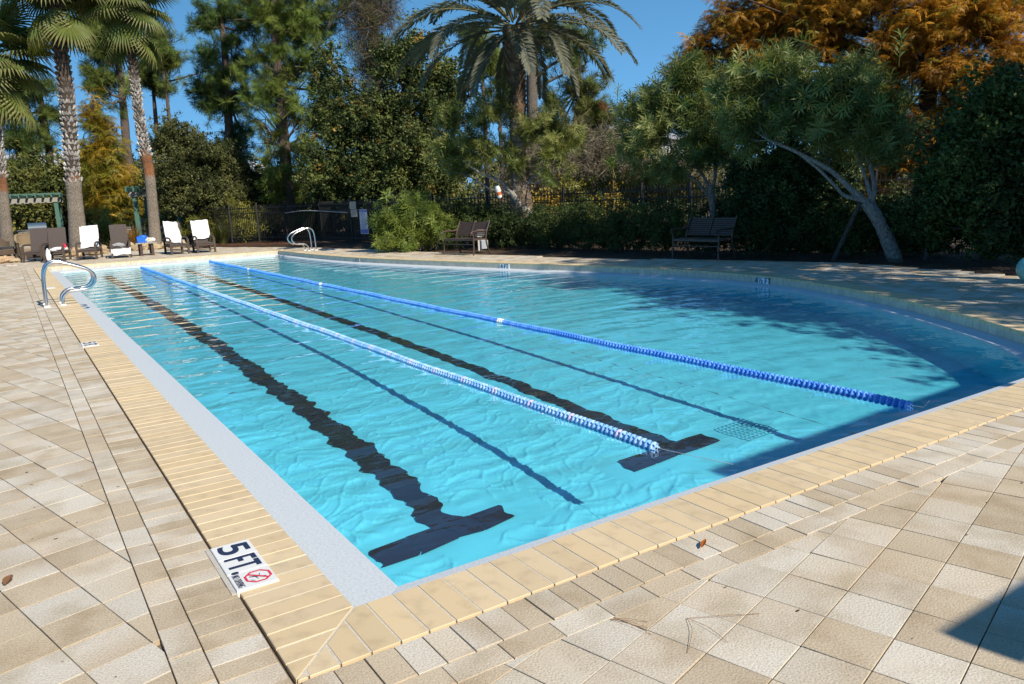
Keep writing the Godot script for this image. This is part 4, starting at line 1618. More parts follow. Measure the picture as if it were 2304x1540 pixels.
func house(label: String, at: Vector3, w: float, h: float, d: float, turn: float) -> void:
	var t := thing("house", label, "house", Vector3(at.x, 0, at.z), turn, "white houses beyond the trees")
	var g := Geo.new()
	g.box(Vector3(0, h / 2, 0), Vector3(w, h, d), Color(0.5, 0.5, 0.5))
	part("wall", g.mesh(mats["plaster"]), t)
	var r := Geo.new()
	var rc := Color(0.45, 0.46, 0.49)
	var e := 0.5
	var top := h + w * 0.2
	var A := Vector3(-w / 2 - e, h + 0.05, d / 2 + e)
	var B := Vector3(w / 2 + e, h + 0.05, d / 2 + e)
	var C := Vector3(w / 2 + e, h + 0.05, -d / 2 - e)
	var D := Vector3(-w / 2 - e, h + 0.05, -d / 2 - e)
	var R0 := Vector3(-w * 0.18, top, 0)
	var R1 := Vector3(w * 0.18, top, 0)
	r.quad(A, B, R1, R0, Vector3(0, 1, 1), rc)
	r.quad(C, D, R0, R1, Vector3(0, 1, -1), rc)
	r.tri(B, C, R1, Vector3(1, 1, 0), rc)
	r.tri(D, A, R0, Vector3(-1, 1, 0), rc)
	r.quad(A, B, C, D, Vector3.DOWN, Color(0.5, 0.5, 0.5))
	part("roof", r.mesh(mats["roofing"]), t)
	for k in 4:
		var wn := Geo.new()
		wn.box(Vector3((k - 1.5) * w / 4.5, h * 0.6, d / 2 + 0.02), Vector3(0.9, 1.4, 0.06), Color(0.08, 0.1, 0.12))
		part("window", wn.mesh(mats["float_plastic"]), t)

func _ready() -> void:
	# ------------------------------------------------ camera, sky, sun, exposure
	var cam := Camera3D.new()
	cam.name = "camera"
	cam.keep_aspect = Camera3D.KEEP_HEIGHT
	cam.fov = 2.0 * rad_to_deg(atan(770.0 / 1751.4))
	cam.near = 0.05
	cam.far = 1200.0
	cam.transform = Transform3D(Basis(Vector3(0.83800574, -0.04576894, 0.54373853), Vector3(0.13916847, 0.98144883, -0.1318724), Vector3(-0.52761588, 0.18618108, 0.82882935)), Vector3(0, 1.6, 0))
	add_child(cam)
	cam.current = true
	var env := Environment.new()
	env.background_mode = Environment.BG_SKY
	env.tonemap_mode = Environment.TONE_MAPPER_LINEAR
	env.tonemap_exposure = 1.25
	env.sdfgi_enabled = true
	env.ssao_enabled = true
	env.ssil_enabled = true
	var sky := Sky.new()
	var sm := ProceduralSkyMaterial.new()
	sm.sky_top_color = lin(0.027, 0.128, 0.32)
	sm.sky_horizon_color = lin(0.19, 0.5, 0.86)
	sm.sky_curve = 0.16
	sm.ground_bottom_color = lin(0.05, 0.045, 0.035)
	sm.ground_horizon_color = lin(0.12, 0.11, 0.09)
	sky.sky_material = sm
	env.sky = sky
	var we := WorldEnvironment.new()
	we.name = "environment"
	we.environment = env
	add_child(we)
	var sun := DirectionalLight3D.new()
	sun.name = "sun"
	sun.light_energy = 1.6
	sun.light_color = Color(1.0, 0.965, 0.9)
	sun.light_angular_distance = 0.53
	sun.shadow_enabled = true
	add_child(sun)
	sun.look_at_from_position(Vector3(0.14, 0.627, 0.767) * 50.0, Vector3.ZERO)
	rng.seed = 20251
	wander.seed = 3
	wander.frequency = 1.0
	wander.fractal_octaves = 1
	net.seed = 8
	net.frequency = 1.0
	net.fractal_type = FastNoiseLite.FRACTAL_NONE
	net.noise_type = FastNoiseLite.TYPE_CELLULAR
	net.cellular_return_type = FastNoiseLite.RETURN_DISTANCE2_SUB
	net.cellular_jitter = 1.0
	font_bold.font_names = PackedStringArray(["Droid Sans"])
	font_bold.font_weight = 700
	font_plain.font_names = PackedStringArray(["Droid Sans"])
	make_materials()
	mat("navy_print", lin(0.02, 0.03, 0.07), 0.5).vertex_color_use_as_albedo = false
	mat("faded_print", lin(0.2, 0.2, 0.2), 0.6).vertex_color_use_as_albedo = false

	# ------------------------------------------------ the pool and its deck
	make_outline()
	build_pool()
	build_water()
	build_ropes()
	make_rail("near steel handrail looping over the left pool edge", Vector3(0.46, 0, -16.12), 0.0, 0.5)
	make_rail("far steel handrail at the far right corner of the pool", Vector3(9.02, 0, -27.0), PI, 0.45)
	deck_marker("white 5 FT. NO DIVING marker tiles on the near left coping", Vector3(0.612, 0.004, -3.725), 3, [["5", 0.19, 0.088, 0.078, 1.2], ["FT.", 0.19, 0.088, 0.262, 0.74]], true)
	deck_marker("smaller white depth marker on the left coping before the handrail", Vector3(0.612, 0.004, -11.1), 2, [["5", 0.2, 0.09, 0.075, 1.0], ["FT.", 0.2, 0.09, 0.262, 0.62]], false)
	deck_marker("farthest white marker tile on the left coping beyond the handrail", Vector3(0.612, 0.004, -20.6), 2, [], false)
	wall_marker("white 4 FT marker tile under the curved coping opposite the bench", "4 FT", arc_of(Vector2(9.96, -15.79)), 2, false)
	wall_marker("shaded 4½ FT marker tile under the curved coping at right", "4½ FT", arc_of(Vector2(11.08, -9.0)), 2, false)
	wall_marker("faded 4 FT marker tile under the coping near the far handrail", "4 FT", arc_of(Vector2(8.5, -21.6)), 2, true)
	var lid := Geo.new()
	lid.lathe([[0.0, 0.004], [0.07, 0.003], [0.075, 0.0]], 20, Basis(), Vector3.ZERO, [Color(0.62, 0.62, 0.6), Color(0.5, 0.5, 0.48)])
	one("deck_lid", lid.mesh(mats["white_plastic"]), "small round white lid in the coping behind the near handrail", "lid", "", Vector3(0.78, 0.004, -17.9))

	build_plants()
	build_furniture()
	build_fences()
	build_small_things()

func arc_of(q: Vector2) -> float:
	var best := 0.0
	var bd := 1e9
	for i in 400:
		var t: float = sides[1].len * i / 400.0
		var d: float = along(1, t)[0].distance_to(q)
		if d < bd:
			bd = d
			best = t
	return best

func build_plants() -> void:
	var pine_a := Color(0.09, 0.14, 0.03)
	var pine_b := Color(0.19, 0.22, 0.05)
	var bark_pine := Color(0.17, 0.125, 0.10)
	var og := Color(0.06, 0.085, 0.03)
	var grey := Color(0.34, 0.31, 0.28)
	fan_palm("thick fan palm with white leaf stubs behind the second lounger", [[2.40,-0.10,-35.62,0.41],[2.48,1.31,-35.61,0.33],[2.54,2.52,-35.61,0.30],[2.65,4.23,-35.60,0.35],[2.77,6.07,-35.59,0.34],[2.80,7.87,-35.59,0.29],[2.86,9.63,-35.59,0.25],[2.90,10.58,-35.58,0.23]], 11, 34, 0.98, 3.0, 6.4, 0.0, 1)
	fan_palm("slender leaning fan palm with rust red collar behind the side table", [[5.37,-0.10,-36.61,0.29],[5.45,1.52,-36.60,0.24],[5.50,3.18,-36.59,0.23],[5.43,4.46,-36.60,0.24],[5.40,5.90,-36.60,0.22],[5.41,7.32,-36.60,0.20],[5.42,9.22,-36.60,0.18],[5.38,10.24,-36.61,0.16]], 23, 30, 0.9, 4.0, 7.2, 0.9, 0)
	fan_palm("fan palm cut by the left edge behind the wicker chairs", [[0.01,-0.10,-38.00,0.31],[0.13,1.79,-38.00,0.22],[0.21,3.20,-38.00,0.21],[0.31,4.94,-38.00,0.25],[0.40,6.64,-38.00,0.23],[0.49,7.98,-38.00,0.19]], 37, 34, 1.1, 3.3, 6.5, 0.6, 0)
	date_palm([[13.85,-0.10,-20.57,0.68],[13.78,0.45,-20.62,0.46],[13.74,1.14,-20.65,0.33],[13.73,2.10,-20.65,0.28],[13.73,3.45,-20.65,0.25],[13.75,4.50,-20.64,0.22],[13.74,5.41,-20.65,0.26],[13.74,6.05,-20.65,0.32],[13.76,6.56,-20.64,0.33]])
	tree("pine_tree", "tall full pine with orange brown trunk left of centre", "pine tree", [[11.80,-0.10,-38.22,0.33],[11.83,2.05,-38.21,0.28],[11.88,4.36,-38.19,0.26],[11.91,7.23,-38.18,0.23],[11.98,10.21,-38.16,0.19],[12.14,13.30,-38.11,0.12],[12.25,15.38,-38.08,0.06]], [[12.38,9.82,-38.03,1.25,0.83],[11.39,7.43,-38.34,1.05,0.63],[12.28,6.61,-38.07,0.85,0.51],[13.79,5.97,-37.55,0.77,0.56],[13.22,10.62,-37.75,1.04,0.63],[14.95,10.62,-37.10,0.63,0.84],[11.87,10.40,-38.20,1.04,0.83],[13.41,4.94,-37.68,0.86,0.56],[11.27,2.08,-38.38,0.86,0.43],[12.27,2.03,-38.07,0.78,0.43],[11.64,10.01,-38.27,1.04,0.75],[13.33,9.63,-37.71,1.26,0.76],[11.22,8.63,-38.39,0.62,0.46],[12.41,8.03,-38.03,1.26,0.63],[13.74,7.20,-37.57,0.98,0.55],[11.21,6.53,-38.40,1.05,0.59],[12.62,5.58,-37.96,1.20,0.55],[11.03,4.63,-38.45,0.64,0.47],[12.83,3.91,-37.89,1.08,0.56],[11.56,3.01,-38.29,0.99,0.51],[14.23,10.03,-37.38,0.63,0.84],[12.60,12.17,-37.96,2.48,1.03],[10.98,10.97,-38.46,0.82,0.62],[14.07,11.61,-37.44,1.25,0.84],[11.72,8.83,-38.25,0.83,0.54],[13.42,8.43,-37.68,0.85,0.55],[11.00,5.41,-38.46,0.63,0.38],[11.26,3.96,-38.38,0.77,0.43]], "needle", 2500, 0.28, 0.48, Color(0.09, 0.15, 0.03), Color(0.19, 0.24, 0.048), bark_pine, 101, {"shell": 0.62, "gaps": -0.05, "sub": 8, "group": "pine trees beyond the fence"})
	tree("pine_tree", "thin crooked pine against the blue sky left of the full pine", "pine tree", [[10.22,-0.10,-42.80,0.26],[10.37,3.81,-42.76,0.23],[10.62,7.80,-42.70,0.18],[10.70,10.60,-42.68,0.12],[10.72,12.70,-42.67,0.06]], [[11.95,10.62,-42.35,0.82,0.68],[11.54,8.67,-42.46,0.78,0.59],[10.02,8.02,-42.84,0.90,0.54],[10.33,4.04,-42.77,0.79,0.42],[9.68,10.57,-42.92,0.40,0.31],[10.87,3.11,-42.63,0.70,0.37],[10.10,9.20,-42.82,0.68,0.54],[9.59,7.47,-42.94,0.77,0.54],[10.29,6.71,-42.78,0.91,0.50],[11.19,7.25,-42.55,0.82,0.50],[11.04,9.86,-42.59,0.68,0.54],[10.77,11.24,-42.66,0.90,0.67],[10.09,10.58,-42.83,0.54,0.40],[10.63,4.93,-42.70,0.69,0.46],[9.58,6.82,-42.94,0.54,0.36],[11.10,5.36,-42.58,0.60,0.42],[9.87,11.42,-42.88,0.36,0.31]], "needle", 1300, 0.3, 0.5, Color(0.06, 0.115, 0.03), Color(0.11, 0.165, 0.04), bark_pine, 102, {"shell": 0.62, "gaps": -0.1, "sub": 6, "group": "pine trees beyond the fence"})
	tree("pine_tree", "dark pine at the left edge behind the thick fan palm", "pine tree", [[2.81,-0.10,-59.93,0.26],[3.17,5.18,-59.92,0.22],[3.17,8.25,-59.92,0.17],[3.11,10.17,-59.92,0.11]], [[1.46,8.23,-59.98,1.41,1.12],[1.88,6.04,-59.97,1.42,1.03],[1.69,10.66,-59.98,1.26,1.12],[3.50,7.98,-59.90,0.86,0.63],[2.50,9.61,-59.95,1.13,0.85],[2.81,6.59,-59.93,0.75,0.46],[0.56,4.40,-60.00,1.41,1.02],[2.00,4.23,-59.97,1.44,0.75]], "needle", 900, 0.45, 0.75, Color(0.07, 0.115, 0.03), Color(0.14, 0.18, 0.04), bark_pine, 103, {"shell": 0.6, "sub": 5, "group": "pine trees beyond the fence"})
	tree("pine_tree", "tall straight pine trunk between the two leaning fan palms", "pine tree", [[6.71,-0.10,-54.59,0.28],[7.03,4.26,-54.55,0.26],[7.24,8.52,-54.52,0.22],[7.30,11.88,-54.51,0.16],[7.40,13.66,-54.50,0.08]], [[6.74,11.22,-54.59,1.23,0.91],[6.06,9.28,-54.67,0.97,0.65],[7.68,13.42,-54.46,1.23,0.91],[6.56,12.61,-54.61,1.07,0.80],[6.58,8.12,-54.60,0.54,0.33],[7.92,9.05,-54.43,0.49,0.27]], "needle", 900, 0.45, 0.7, pine_a, pine_b, bark_pine, 104, {"shell": 0.6, "sub": 5, "group": "pine trees beyond the fence"})
	tree("pine_tree", "bare stemmed pine with one long limb right of the slender palm", "pine tree", [[9.50,-0.10,-61.27,0.19],[9.97,6.08,-61.19,0.16],[10.14,9.71,-61.16,0.12],[10.25,12.97,-61.15,0.09],[10.34,14.14,-61.13,0.06]], [[10.25,11.79,-61.15,0.93,0.80],[9.74,10.75,-61.23,0.80,0.56],[10.69,10.31,-61.07,0.56,0.37],[10.71,13.27,-61.07,0.80,0.62]], "needle", 420, 0.45, 0.7, pine_a, pine_b, bark_pine, 105, {"limbs": [[[10.27,9.56,-61.14,0.08],[10.69,10.31,-61.07,0.08],[11.81,10.68,-60.86,0.06],[13.15,11.09,-60.59,0.05]]], "shell": 0.6, "sub": 5, "group": "pine trees beyond the fence"})
	tree("pine_tree", "thinnest sparse pine in the sky gap at left", "pine tree", [[10.04,-0.10,-59.15,0.14],[10.57,7.70,-59.06,0.11],[10.58,10.61,-59.06,0.09],[10.62,12.34,-59.05,0.06]], [[10.85,11.54,-59.01,0.72,0.39],[10.96,9.86,-58.99,0.42,0.24],[10.53,12.05,-59.07,0.54,0.36]], "needle", 200, 0.4, 0.65, pine_a, pine_b, bark_pine, 106, {"shell": 0.6, "sub": 5, "group": "pine trees beyond the fence"})
	tree("pine_tree", "stout pine trunk with bare curved limbs behind the date palm", "pine tree", [[20.53,-0.10,-29.57,0.33],[20.47,2.30,-29.61,0.29],[20.48,5.02,-29.60,0.27],[20.53,7.47,-29.57,0.22],[20.51,9.50,-29.59,0.14],[20.49,10.94,-29.60,0.06]], [[21.72,7.94,-28.71,0.78,0.43],[20.87,8.46,-29.33,0.58,0.58],[22.63,8.06,-27.99,0.58,0.27],[21.16,7.61,-29.13,0.47,0.27],[20.38,10.41,-29.68,1.35,0.58],[22.32,7.44,-28.25,0.43,0.19]], "needle", 420, 0.3, 0.5, Color(0.08, 0.12, 0.04), Color(0.13, 0.17, 0.05), Color(0.2, 0.17, 0.14), 107, {"limbs": [[[20.55,6.15,-29.56,0.09],[20.93,6.88,-29.29,0.08],[21.57,7.31,-28.82,0.06],[22.17,7.58,-28.36,0.04]], [[20.54,5.68,-29.57,0.08],[20.96,6.32,-29.27,0.07],[21.76,6.73,-28.68,0.05],[22.31,6.97,-28.26,0.03]]], "shell": 0.6, "sub": 5, "group": "pine trees beyond the fence"})
	tree("pine_tree", "slim pine left of the date palm trunk", "pine tree", [[25.88,-0.10,-42.78,0.14],[25.96,5.41,-42.73,0.12],[25.96,8.59,-42.73,0.11],[25.97,10.92,-42.73,0.07]], [[25.97,9.89,-42.73,0.76,0.92],[25.36,8.88,-43.09,0.65,0.38],[26.42,9.09,-42.45,0.55,0.38],[25.82,11.18,-42.82,0.81,0.54]], "needle", 300, 0.35, 0.6, pine_a, pine_b, bark_pine, 108, {"shell": 0.6, "sub": 6, "group": "pine trees beyond the fence"})
	tree("pine_tree", "slimmest pine just beside the date palm trunk", "pine tree", [[27.79,-0.10,-43.95,0.13],[27.83,5.52,-43.93,0.12],[27.85,8.55,-43.91,0.10],[27.85,10.72,-43.91,0.06]], [[27.95,9.63,-43.85,0.62,0.85],[28.28,8.53,-43.64,0.45,0.28],[27.55,8.30,-44.10,0.40,0.28]], "needle", 170, 0.35, 0.6, pine_a, pine_b, bark_pine, 109, {"shell": 0.6, "sub": 5, "group": "pine trees beyond the fence"})
	tree("pine_tree", "young yellow green pine right of the date palm", "pine tree", [[27.51,-0.10,-35.61,0.17],[27.61,4.06,-35.53,0.14],[27.70,7.16,-35.46,0.10],[27.79,9.02,-35.40,0.05]], [[27.73,8.33,-35.44,0.49,0.54],[27.82,7.03,-35.37,0.98,0.83],[28.11,5.59,-35.14,1.23,0.89],[26.43,6.53,-36.42,0.54,0.74],[29.00,5.52,-34.41,0.74,0.69],[27.31,4.56,-35.77,1.24,0.65],[28.57,4.48,-34.77,0.99,0.54],[26.44,5.34,-36.42,0.60,0.60],[26.11,4.40,-36.65,0.60,0.45]], "needle", 900, 0.35, 0.55, Color(0.10, 0.135, 0.03), Color(0.17, 0.17, 0.045), Color(0.2, 0.17, 0.15), 110, {"shell": 0.6, "sub": 6, "group": "pine trees beyond the fence", "cc": Color(0.22, 0.09, 0.03), "share": 0.05})
	tree("cypress_tree", "small golden green cypress between the fan palms", "cypress tree", [[5.16,-0.10,-49.73,0.15],[5.26,3.56,-49.72,0.11],[5.18,5.98,-49.73,0.07],[5.09,7.99,-49.74,0.04]], [[5.07,7.52,-49.74,0.29,0.54],[5.13,6.34,-49.74,0.59,0.74],[5.26,4.90,-49.72,0.94,0.99],[5.36,3.44,-49.71,1.20,1.05],[5.34,2.09,-49.71,1.15,0.90],[4.99,4.06,-49.75,0.89,0.89]], "feather", 1900, 0.35, 0.6, Color(0.2, 0.21, 0.03), Color(0.5, 0.32, 0.035), Color(0.15, 0.1, 0.07), 120, {"shell": 0.55, "gaps": -0.25, "upright": 0.8})
	tree("cypress_tree", "huge rust orange bald cypress filling the upper right", "cypress tree", [[22.65,-0.10,-12.77,0.30],[22.61,1.28,-12.83,0.26],[22.60,3.15,-12.85,0.23],[22.61,5.20,-12.84,0.19],[22.59,7.77,-12.87,0.12],[22.55,10.02,-12.95,0.05]], [[21.32,6.47,-14.88,1.42,0.60],[22.62,5.79,-12.82,1.62,0.75],[23.34,5.69,-11.46,1.08,0.84],[20.37,6.41,-16.15,1.19,0.66],[19.38,6.32,-17.33,0.81,0.62],[18.80,5.68,-17.96,0.55,0.49],[22.00,4.86,-13.85,1.41,0.59],[23.02,4.33,-12.09,1.24,0.69],[23.41,3.65,-11.31,0.73,0.85],[22.84,3.05,-12.42,0.88,0.63],[22.32,2.57,-13.33,0.65,0.65],[19.82,5.48,-16.83,0.95,0.54],[22.07,1.45,-13.74,0.40,0.45],[22.51,1.98,-13.01,0.72,0.44],[20.91,5.69,-15.45,1.19,0.53],[18.47,5.06,-18.29,0.42,0.47],[21.77,7.33,-14.22,1.78,0.63],[23.09,7.13,-11.95,1.44,0.72],[20.21,7.44,-16.36,0.92,0.53],[23.12,2.33,-11.90,0.63,0.63],[23.56,4.59,-10.99,0.60,0.72],[21.64,3.68,-14.41,0.92,0.66],[22.12,3.73,-13.67,0.77,0.65],[19.03,4.93,-17.71,0.55,0.41]], "feather", 14000, 0.2, 0.36, Color(0.32, 0.135, 0.012), Color(0.66, 0.34, 0.04), Color(0.10, 0.06, 0.045), 121, {"shell": 0.6, "gaps": -0.22, "upright": 0.8, "sub": 8, "thick": 0.12, "cc": Color(0.34, 0.27, 0.04), "share": 0.2})
	tree("oak_tree", "rounded dark evergreen oak behind the loungers", "oak tree", [[7.49,-0.10,-40.31,0.17],[7.55,1.22,-40.30,0.14],[7.78,2.26,-40.25,0.13],[8.17,3.08,-40.18,0.10]], [[7.44,5.16,-40.32,0.88,0.80],[7.97,3.92,-40.22,1.69,1.27],[9.92,3.32,-41.84,1.40,1.36],[7.01,3.12,-40.40,0.95,1.47],[10.19,2.18,-40.75,1.00,1.00],[8.27,2.24,-40.16,1.50,1.07],[6.80,4.56,-40.43,0.63,0.83],[8.79,4.31,-40.05,0.75,0.64]], "broad", 5200, 0.22, 0.42, Color(0.03, 0.042, 0.014), Color(0.15, 0.155, 0.05), Color(0.07, 0.055, 0.045), 130, {"shell": 0.55, "gaps": -0.08, "upright": 0.0})
	tree("magnolia_tree", "massive dark glossy magnolia in the middle of the tree line", "magnolia tree", [[14.23,-0.10,-31.97,0.33],[14.27,1.81,-31.96,0.29],[14.55,3.87,-31.83,0.21],[15.00,5.52,-31.62,0.11]], [[14.46,5.17,-31.87,1.52,1.33],[16.30,5.93,-30.97,1.22,1.15],[13.04,4.67,-32.48,1.06,1.25],[15.23,3.84,-31.51,1.93,1.46],[13.76,2.59,-32.18,1.62,1.08],[15.65,2.12,-31.31,1.64,0.90],[15.11,7.16,-31.57,1.02,0.95],[12.33,5.42,-32.76,0.83,0.94],[11.96,3.04,-32.89,0.99,1.06],[16.76,6.74,-30.73,0.69,0.69],[12.23,7.39,-32.79,0.48,0.74],[12.67,6.49,-32.63,0.56,0.56],[16.69,5.46,-30.76,0.77,0.96],[14.35,1.03,-31.92,1.95,0.78],[15.67,8.13,-31.30,0.75,0.57]], "broad", 8500, 0.28, 0.52, Color(0.03, 0.05, 0.015), Color(0.13, 0.155, 0.04), Color(0.09, 0.075, 0.06), 131, {"shell": 0.55, "gaps": -0.06, "upright": 0.0, "cc": Color(0.26, 0.17, 0.035), "share": 0.035, "thick": 0.14})
	tree("dead_tree", "bare vine draped dead tree above the magnolia", "dead tree", [[15.75,-0.10,-35.68,0.33],[15.79,3.10,-35.66,0.28],[15.82,6.81,-35.65,0.23],[15.86,9.60,-35.63,0.17],[15.92,11.93,-35.60,0.10]], [[15.63,10.00,-35.73,0.83,1.24],[15.70,7.82,-35.70,0.88,1.26],[15.10,10.39,-35.96,0.54,0.74],[15.76,6.00,-35.67,0.72,0.85],[15.30,8.82,-35.87,0.54,0.62],[16.44,10.38,-35.37,0.62,0.83]], "twig", 1500, 0.35, 0.7, Color(0.11, 0.085, 0.07), Color(0.18, 0.14, 0.11), Color(0.13, 0.10, 0.08), 132, {"shell": 0.7, "gaps": -0.3, "upright": 0.3, "cc": Color(0.10, 0.11, 0.03), "share": 0.3, "sub": 9})
	var og_bark := Color(0.42, 0.39, 0.35)
	tree("oleander_tree", "airy oleander tree with pale leaning trunk before the date palm", "oleander tree", [[14.19,-0.10,-20.10,0.18],[13.96,0.51,-20.25,0.15],[13.75,1.03,-20.40,0.15],[13.53,1.40,-20.54,0.12],[13.37,1.68,-20.65,0.09]], [[12.89,3.97,-20.96,0.82,0.35],[12.06,3.77,-21.44,0.56,0.41],[14.01,3.61,-20.22,0.87,0.41],[12.67,3.08,-21.09,1.08,0.41],[11.67,3.13,-21.66,0.45,0.45],[14.37,2.86,-19.96,0.66,0.44],[13.46,2.44,-20.59,0.73,0.23],[13.59,4.40,-20.51,0.62,0.23],[14.83,3.36,-19.63,0.37,0.45],[12.60,2.41,-22.29,0.59,0.22],[13.93,2.16,-19.05,0.40,0.20],[11.40,3.61,-21.80,0.25,0.27]], "willow", 1150, 0.18, 0.34, Color(0.14, 0.18, 0.045), Color(0.27, 0.28, 0.08), og_bark, 140, {"limbs": [[[13.37,1.65,-20.65,0.06],[13.04,2.06,-20.86,0.05],[12.58,2.29,-21.14,0.04],[12.01,2.85,-21.47,0.02]], [[13.48,1.50,-20.58,0.07],[13.48,2.11,-20.58,0.05],[13.41,2.78,-20.62,0.04],[13.10,3.59,-20.82,0.02]], [[13.59,1.35,-20.51,0.07],[13.84,1.95,-20.34,0.05],[14.19,2.33,-20.09,0.04],[14.48,2.85,-19.88,0.02]], [[13.42,1.57,-20.61,0.06],[13.14,1.72,-20.80,0.04],[12.79,1.81,-21.01,0.03],[12.34,2.23,-21.28,0.02]]], "shell": 0.6, "gaps": -0.02, "sub": 11, "thick": 0.022, "group": "oleander trees in the mulch bed"})
	tree("oleander_tree", "bushy oleander tree standing behind the shaded bench", "oleander tree", [[14.32,-0.10,-13.23,0.09],[14.32,0.73,-13.24,0.08],[14.30,1.20,-13.26,0.08],[14.28,1.57,-13.28,0.06]], [[13.82,4.00,-13.76,0.40,0.36],[13.45,3.53,-14.12,0.45,0.37],[14.10,3.27,-13.47,0.56,0.44],[13.33,2.78,-14.23,0.37,0.32],[13.92,2.42,-13.65,0.51,0.35],[14.38,2.49,-13.17,0.40,0.35],[14.38,3.79,-13.17,0.39,0.36],[13.03,3.21,-14.51,0.21,0.27],[13.55,2.14,-14.02,0.41,0.23],[13.10,2.54,-14.45,0.29,0.28]], "willow", 1450, 0.2, 0.35, Color(0.12, 0.165, 0.045), Color(0.24, 0.26, 0.085), Color(0.26, 0.24, 0.22), 141, {"limbs": [[[14.29,1.36,-13.27,0.04],[14.17,1.78,-13.39,0.04],[13.99,2.11,-13.58,0.03],[13.63,2.55,-13.95,0.02]], [[14.29,1.46,-13.27,0.04],[14.35,1.87,-13.21,0.04],[14.31,2.39,-13.25,0.03],[14.14,3.22,-13.43,0.02]], [[14.28,1.25,-13.28,0.04],[14.07,1.69,-13.51,0.03],[13.92,1.85,-13.65,0.03],[13.48,2.25,-14.09,0.01]]], "shell": 0.7, "gaps": 0.02, "sub": 9, "thick": 0.02, "group": "oleander trees in the mulch bed"})
	tree("oleander_tree", "wide oleander tree on a bent grey trunk propped by a stake", "oleander tree", [[14.84,-0.10,-8.90,0.14],[14.73,0.41,-9.07,0.13],[14.62,0.86,-9.26,0.12],[14.51,1.13,-9.41,0.12]], [[13.44,3.68,-10.90,0.38,0.34],[13.87,3.95,-10.34,0.38,0.31],[13.25,3.09,-11.12,0.46,0.32],[13.93,3.18,-10.26,0.57,0.34],[14.33,3.37,-9.70,0.42,0.37],[14.36,2.80,-11.34,0.58,0.26],[14.18,2.50,-9.91,0.54,0.31],[14.53,2.79,-9.38,0.40,0.37],[13.54,2.71,-11.71,0.36,0.22],[14.52,2.29,-9.40,0.36,0.19],[14.93,2.24,-10.58,0.36,0.14],[12.96,3.39,-11.46,0.28,0.25],[14.67,2.36,-9.17,0.24,0.26]], "willow", 1750, 0.2, 0.38, Color(0.12, 0.17, 0.05), Color(0.25, 0.28, 0.09), Color(0.4, 0.36, 0.31), 142, {"limbs": [[[14.52,1.12,-9.40,0.07],[14.36,1.40,-9.65,0.06],[14.15,1.77,-9.96,0.05],[13.79,2.15,-10.44,0.04],[13.42,2.46,-10.92,0.03]], [[14.50,1.15,-9.43,0.04],[14.30,1.27,-9.74,0.04],[14.20,1.46,-9.88,0.03],[14.00,1.83,-10.16,0.03],[13.74,2.20,-10.51,0.02]], [[14.58,1.08,-9.32,0.06],[14.60,1.42,-9.29,0.05],[14.55,1.77,-9.35,0.04],[14.48,2.21,-9.47,0.03]], [[14.58,1.12,-9.32,0.05],[14.52,1.52,-9.40,0.04],[14.46,1.83,-9.50,0.03],[14.34,2.48,-9.67,0.02]]], "shell": 0.7, "gaps": 0.02, "sub": 9, "thick": 0.02, "group": "oleander trees in the mulch bed"})
	tree("evergreen_bush", "large dark glossy evergreen at the right edge", "evergreen tree", [[14.98,-0.10,-7.38,0.06],[14.96,0.31,-7.43,0.05],[14.96,0.63,-7.42,0.04],[14.98,1.19,-7.38,0.03]], [[15.22,2.24,-6.87,0.47,0.70],[15.18,2.96,-6.97,0.39,0.31],[14.91,2.06,-7.52,0.48,0.48],[14.68,0.73,-7.96,0.33,0.33],[15.21,0.54,-6.89,0.48,0.40],[14.99,2.40,-7.35,0.55,0.52],[15.11,2.90,-7.11,0.36,0.39],[14.86,1.76,-7.63,0.65,0.53],[15.13,1.49,-7.06,0.63,0.79],[14.78,0.97,-7.78,0.52,0.46],[15.00,0.87,-7.34,0.65,0.48],[14.67,1.38,-7.99,0.28,0.33]], "broad", 3400, 0.18, 0.38, Color(0.03, 0.055, 0.015), Color(0.075, 0.12, 0.028), Color(0.16, 0.14, 0.12), 150, {"shell": 0.5, "gaps": -0.1, "upright": 0.0, "thick": 0.04, "group": "dark evergreens on the right"})
	tree("evergreen_bush", "dark multi stemmed evergreen between the shaded bench and propped oleander", "evergreen tree", [[15.22,-0.10,-11.37,0.06],[15.21,0.28,-11.39,0.05],[15.26,0.58,-11.33,0.05],[15.28,0.98,-11.30,0.03]], [[14.78,1.51,-11.94,0.67,0.47],[15.25,1.23,-11.34,0.64,0.56],[14.57,1.02,-12.20,0.51,0.53],[15.50,1.55,-10.99,0.45,0.41],[15.01,1.98,-11.65,0.52,0.36],[14.50,1.78,-12.28,0.41,0.37],[15.34,0.68,-11.21,0.70,0.36],[14.82,0.50,-11.89,0.61,0.31]], "broad", 2600, 0.2, 0.34, Color(0.03, 0.055, 0.018), Color(0.055, 0.085, 0.025), Color(0.22, 0.18, 0.15), 151, {"limbs": [[[15.05,-0.10,-11.60,0.04],[15.01,0.49,-11.65,0.04],[14.98,1.00,-11.69,0.03]]], "shell": 0.45, "gaps": -0.3, "upright": 0.0, "thick": 0.03, "group": "dark evergreens on the right"})
	shrub("low_shrubs", "low leafy shrubs under the propped oleander tree", "shrub", [[15.53,0.67,-10.24,0.58,0.38],[15.99,0.55,-9.51,0.47,0.34],[15.39,0.24,-10.45,0.49,0.21],[16.19,0.64,-9.15,0.47,0.32],[15.78,0.84,-9.84,0.34,0.28],[16.28,0.22,-8.99,0.37,0.19]], "broad", 1300, 0.18, 0.3, Color(0.05, 0.075, 0.02), Color(0.10, 0.125, 0.03), 152, {"upright": 0.0})
